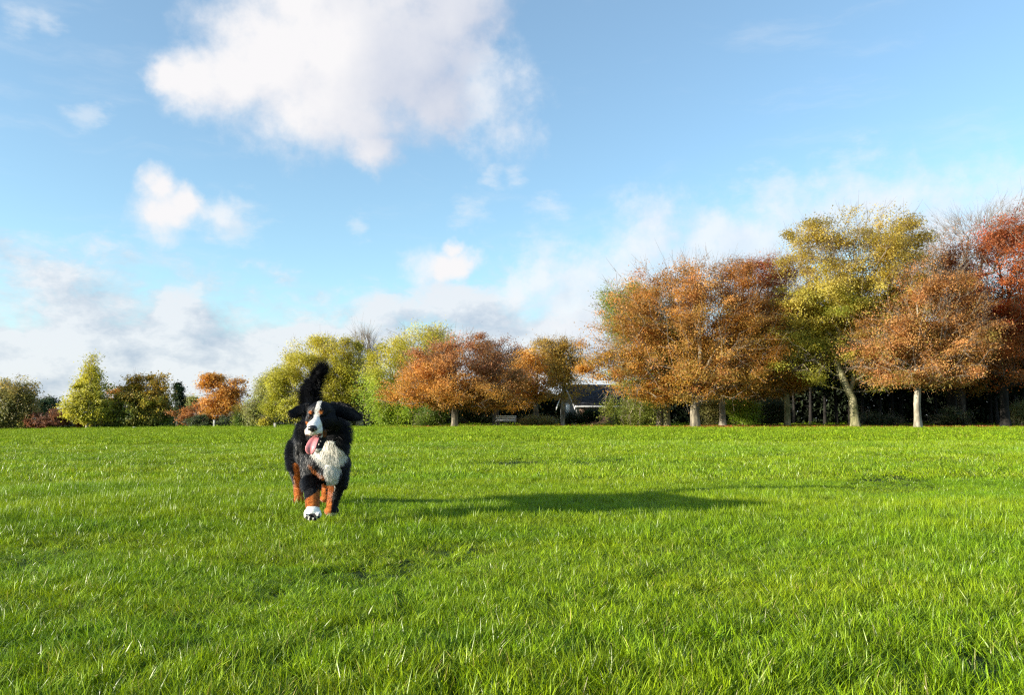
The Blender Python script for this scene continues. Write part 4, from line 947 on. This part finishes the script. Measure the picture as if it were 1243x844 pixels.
cf = coat_colour(RP, NN); wh_ = cf.sum(1) > 1.2; cf = cf * np.where(wh_, r.uniform(0.88, 1.06, NS), r.uniform(0.7, 1.25, NS))[:, None]; dark = cf.sum(1) < 0.08; cf[dark] *= 1 + 0.9 * (r.uniform(0, 1, (dark.sum(), 1)) < 0.15)
b0 = np.arange(NS) * 5; quads = np.stack([b0, b0 + 1, b0 + 2, b0 + 3], -1); tris = np.stack([b0 + 3, b0 + 2, b0 + 4], -1)
flat = np.concatenate([quads.ravel(), tris.ravel()]); tot = np.concatenate([np.full(NS, 4), np.full(NS, 3)]); st = np.concatenate([[0], np.cumsum(tot)[:-1]])
link('coat', mesh_from('coat', VV, flat, st, tot, M_FUR, np.repeat(cf, 5, 0), False), dog)
# --- nose, eyes, tongue, teeth, claws
def smooth_part(name, fn, mat, sub=1, parent=dog):
    b_ = bmesh.new(); fn(b_); me2 = bpy.data.meshes.new(name); b_.to_mesh(me2); b_.free(); me2.materials.append(mat)
    me2.polygons.foreach_set('use_smooth', np.ones(len(me2.polygons), bool))
    return link(name, me2, parent)
def glossy(name, c_, rough=0.25, spec=0.5, sss=0.0, bump=0.0, bs=300):
    m, t, q, o = new_mat(name); p = N(t, 'ShaderNodeBsdfPrincipled'); tcn = N(t, 'ShaderNodeTexCoord')
    n_ = q.noise(tcn.outputs['Object'], bs, 3); t.links.new(q.mix(n_, tuple(np.array(c_) * .75) + (1,), tuple(np.array(c_) * 1.25) + (1,)), p.inputs['Base Color'])
    p.inputs['Roughness'].default_value = rough; p.inputs['Specular IOR Level'].default_value = spec; p.inputs['Subsurface Weight'].default_value = sss; p.inputs['Subsurface Radius'].default_value = (.01, .004, .003)
    if bump:
        b = N(t, 'ShaderNodeBump'); b.inputs['Strength'].default_value = bump; b.inputs['Distance'].default_value = .002; t.links.new(n_, b.inputs['Height']); t.links.new(b.outputs[0], p.inputs['Normal'])
    t.links.new(p.outputs[0], o.inputs[0]); return m
M_NOSE = glossy('nose_leather', (.012, .011, .012), 0.32, 0.5, 0, 0.8); M_EYE = glossy('eye', (.03, .014, .008), 0.06, 0.6); M_TONGUE = glossy('tongue', (.72, .26, .27), 0.32, 0.5, 0.2, 0.3, 200)
M_TOOTH = glossy('tooth', (.75, .70, .58), 0.3, 0.5); M_CLAW = glossy('claw', (.05, .045, .04), 0.4, 0.4)
def nose_fn(b_):
    blob(b_, dp(379.2, 520.0, 4.800), (.029, .022, .018)); blob(b_, dp(379.4, 522.6, 4.800), (.015, .017, .012))
    blob(b_, dp(375.6, 521.0, 4.798), (.011, .016, .010)); blob(b_, dp(383.0, 521.0, 4.798), (.011, .016, .010))
nose = smooth_part('nose', nose_fn, M_NOSE)
for a_ in (376.2, 382.6): smooth_part('nostril', lambda b_: blob(b_, dp(a_, 521.6, 4.784), (.0052, .004, .0042)), glossy('nostril', (.003, .003, .003), .7), parent=nose)
for a_, b2, dd in ((375.9, 507.0, 4.958), (391.0, 507.2, 4.962)): smooth_part('eye', lambda b_: blob(b_, dp(a_, b2, dd), (.011, .011, .010)), M_EYE)
tsec = [(384.5, 529.5, 4.96, .018), (382.5, 532.0, 4.90, .027), (380, 536.5, 4.865, .031), (377.8, 542, 4.85, .033), (376.8, 547, 4.85, .031), (376.8, 550.5, 4.855, .022), (377.0, 552.0, 4.86, .010)]
TV = []; ns_ = 16
tsm = []
for k in range(len(tsec) - 1):
    for s in (0, .5): tsm.append([tsec[k][j] * (1 - s) + tsec[k + 1][j] * s for j in range(4)])
tsm.append(list(tsec[-1]))
for (a_, b_, c_, w2) in tsm:
    c3 = dp(a_, b_, c_)
    for k in range(ns_):
        th = k / ns_ * 2 * math.pi; xx = math.cos(th) * w2; groove = 0.006 * math.exp(-(xx / (w2 * .22 + 1e-6)) ** 2) if math.sin(th) < 0 else 0
        TV.append(c3 + np.array([xx, math.sin(th) * .009 + groove + 0.010 * (abs(xx) / .03) ** 2 * -1 + .004, 0]))
Qt = [[j * ns_ + k, j * ns_ + (k + 1) % ns_, (j + 1) * ns_ + (k + 1) % ns_, (j + 1) * ns_ + k] for j in range(len(tsm) - 1) for k in range(ns_)]
tme = mesh_q('tongue', np.array(TV), np.array(Qt), M_TONGUE, None, True); to_ = link('tongue', tme, dog)
md = to_.modifiers.new('sub', 'SUBSURF'); md.levels = 1; md.render_levels = 1
for a_, b_, dd, hh in ((383.5, 541.5, 4.868, .011), (389.3, 537.0, 4.93, .010), (391.2, 534.6, 4.955, .008), (387.2, 539.6, 4.90, .007)):
    def tf(b2): bmesh.ops.create_cone(b2, cap_ends=True, segments=8, radius1=.0042, radius2=.001, depth=hh * 1.6, matrix=Matrix.Translation(Vector(dp(a_, b_, dd))))
    smooth_part('tooth', tf, M_TOOTH)
for a_, b_, dd in ((372.0, 627.2, 4.898), (376.8, 629.6, 4.896), (382.8, 629.6, 4.896), (387.4, 627.0, 4.898)):
    smooth_part('claw', lambda b2: blob(b2, dp(a_, b_ - 2.2, dd), (.0045, .009, .005)), M_CLAW)
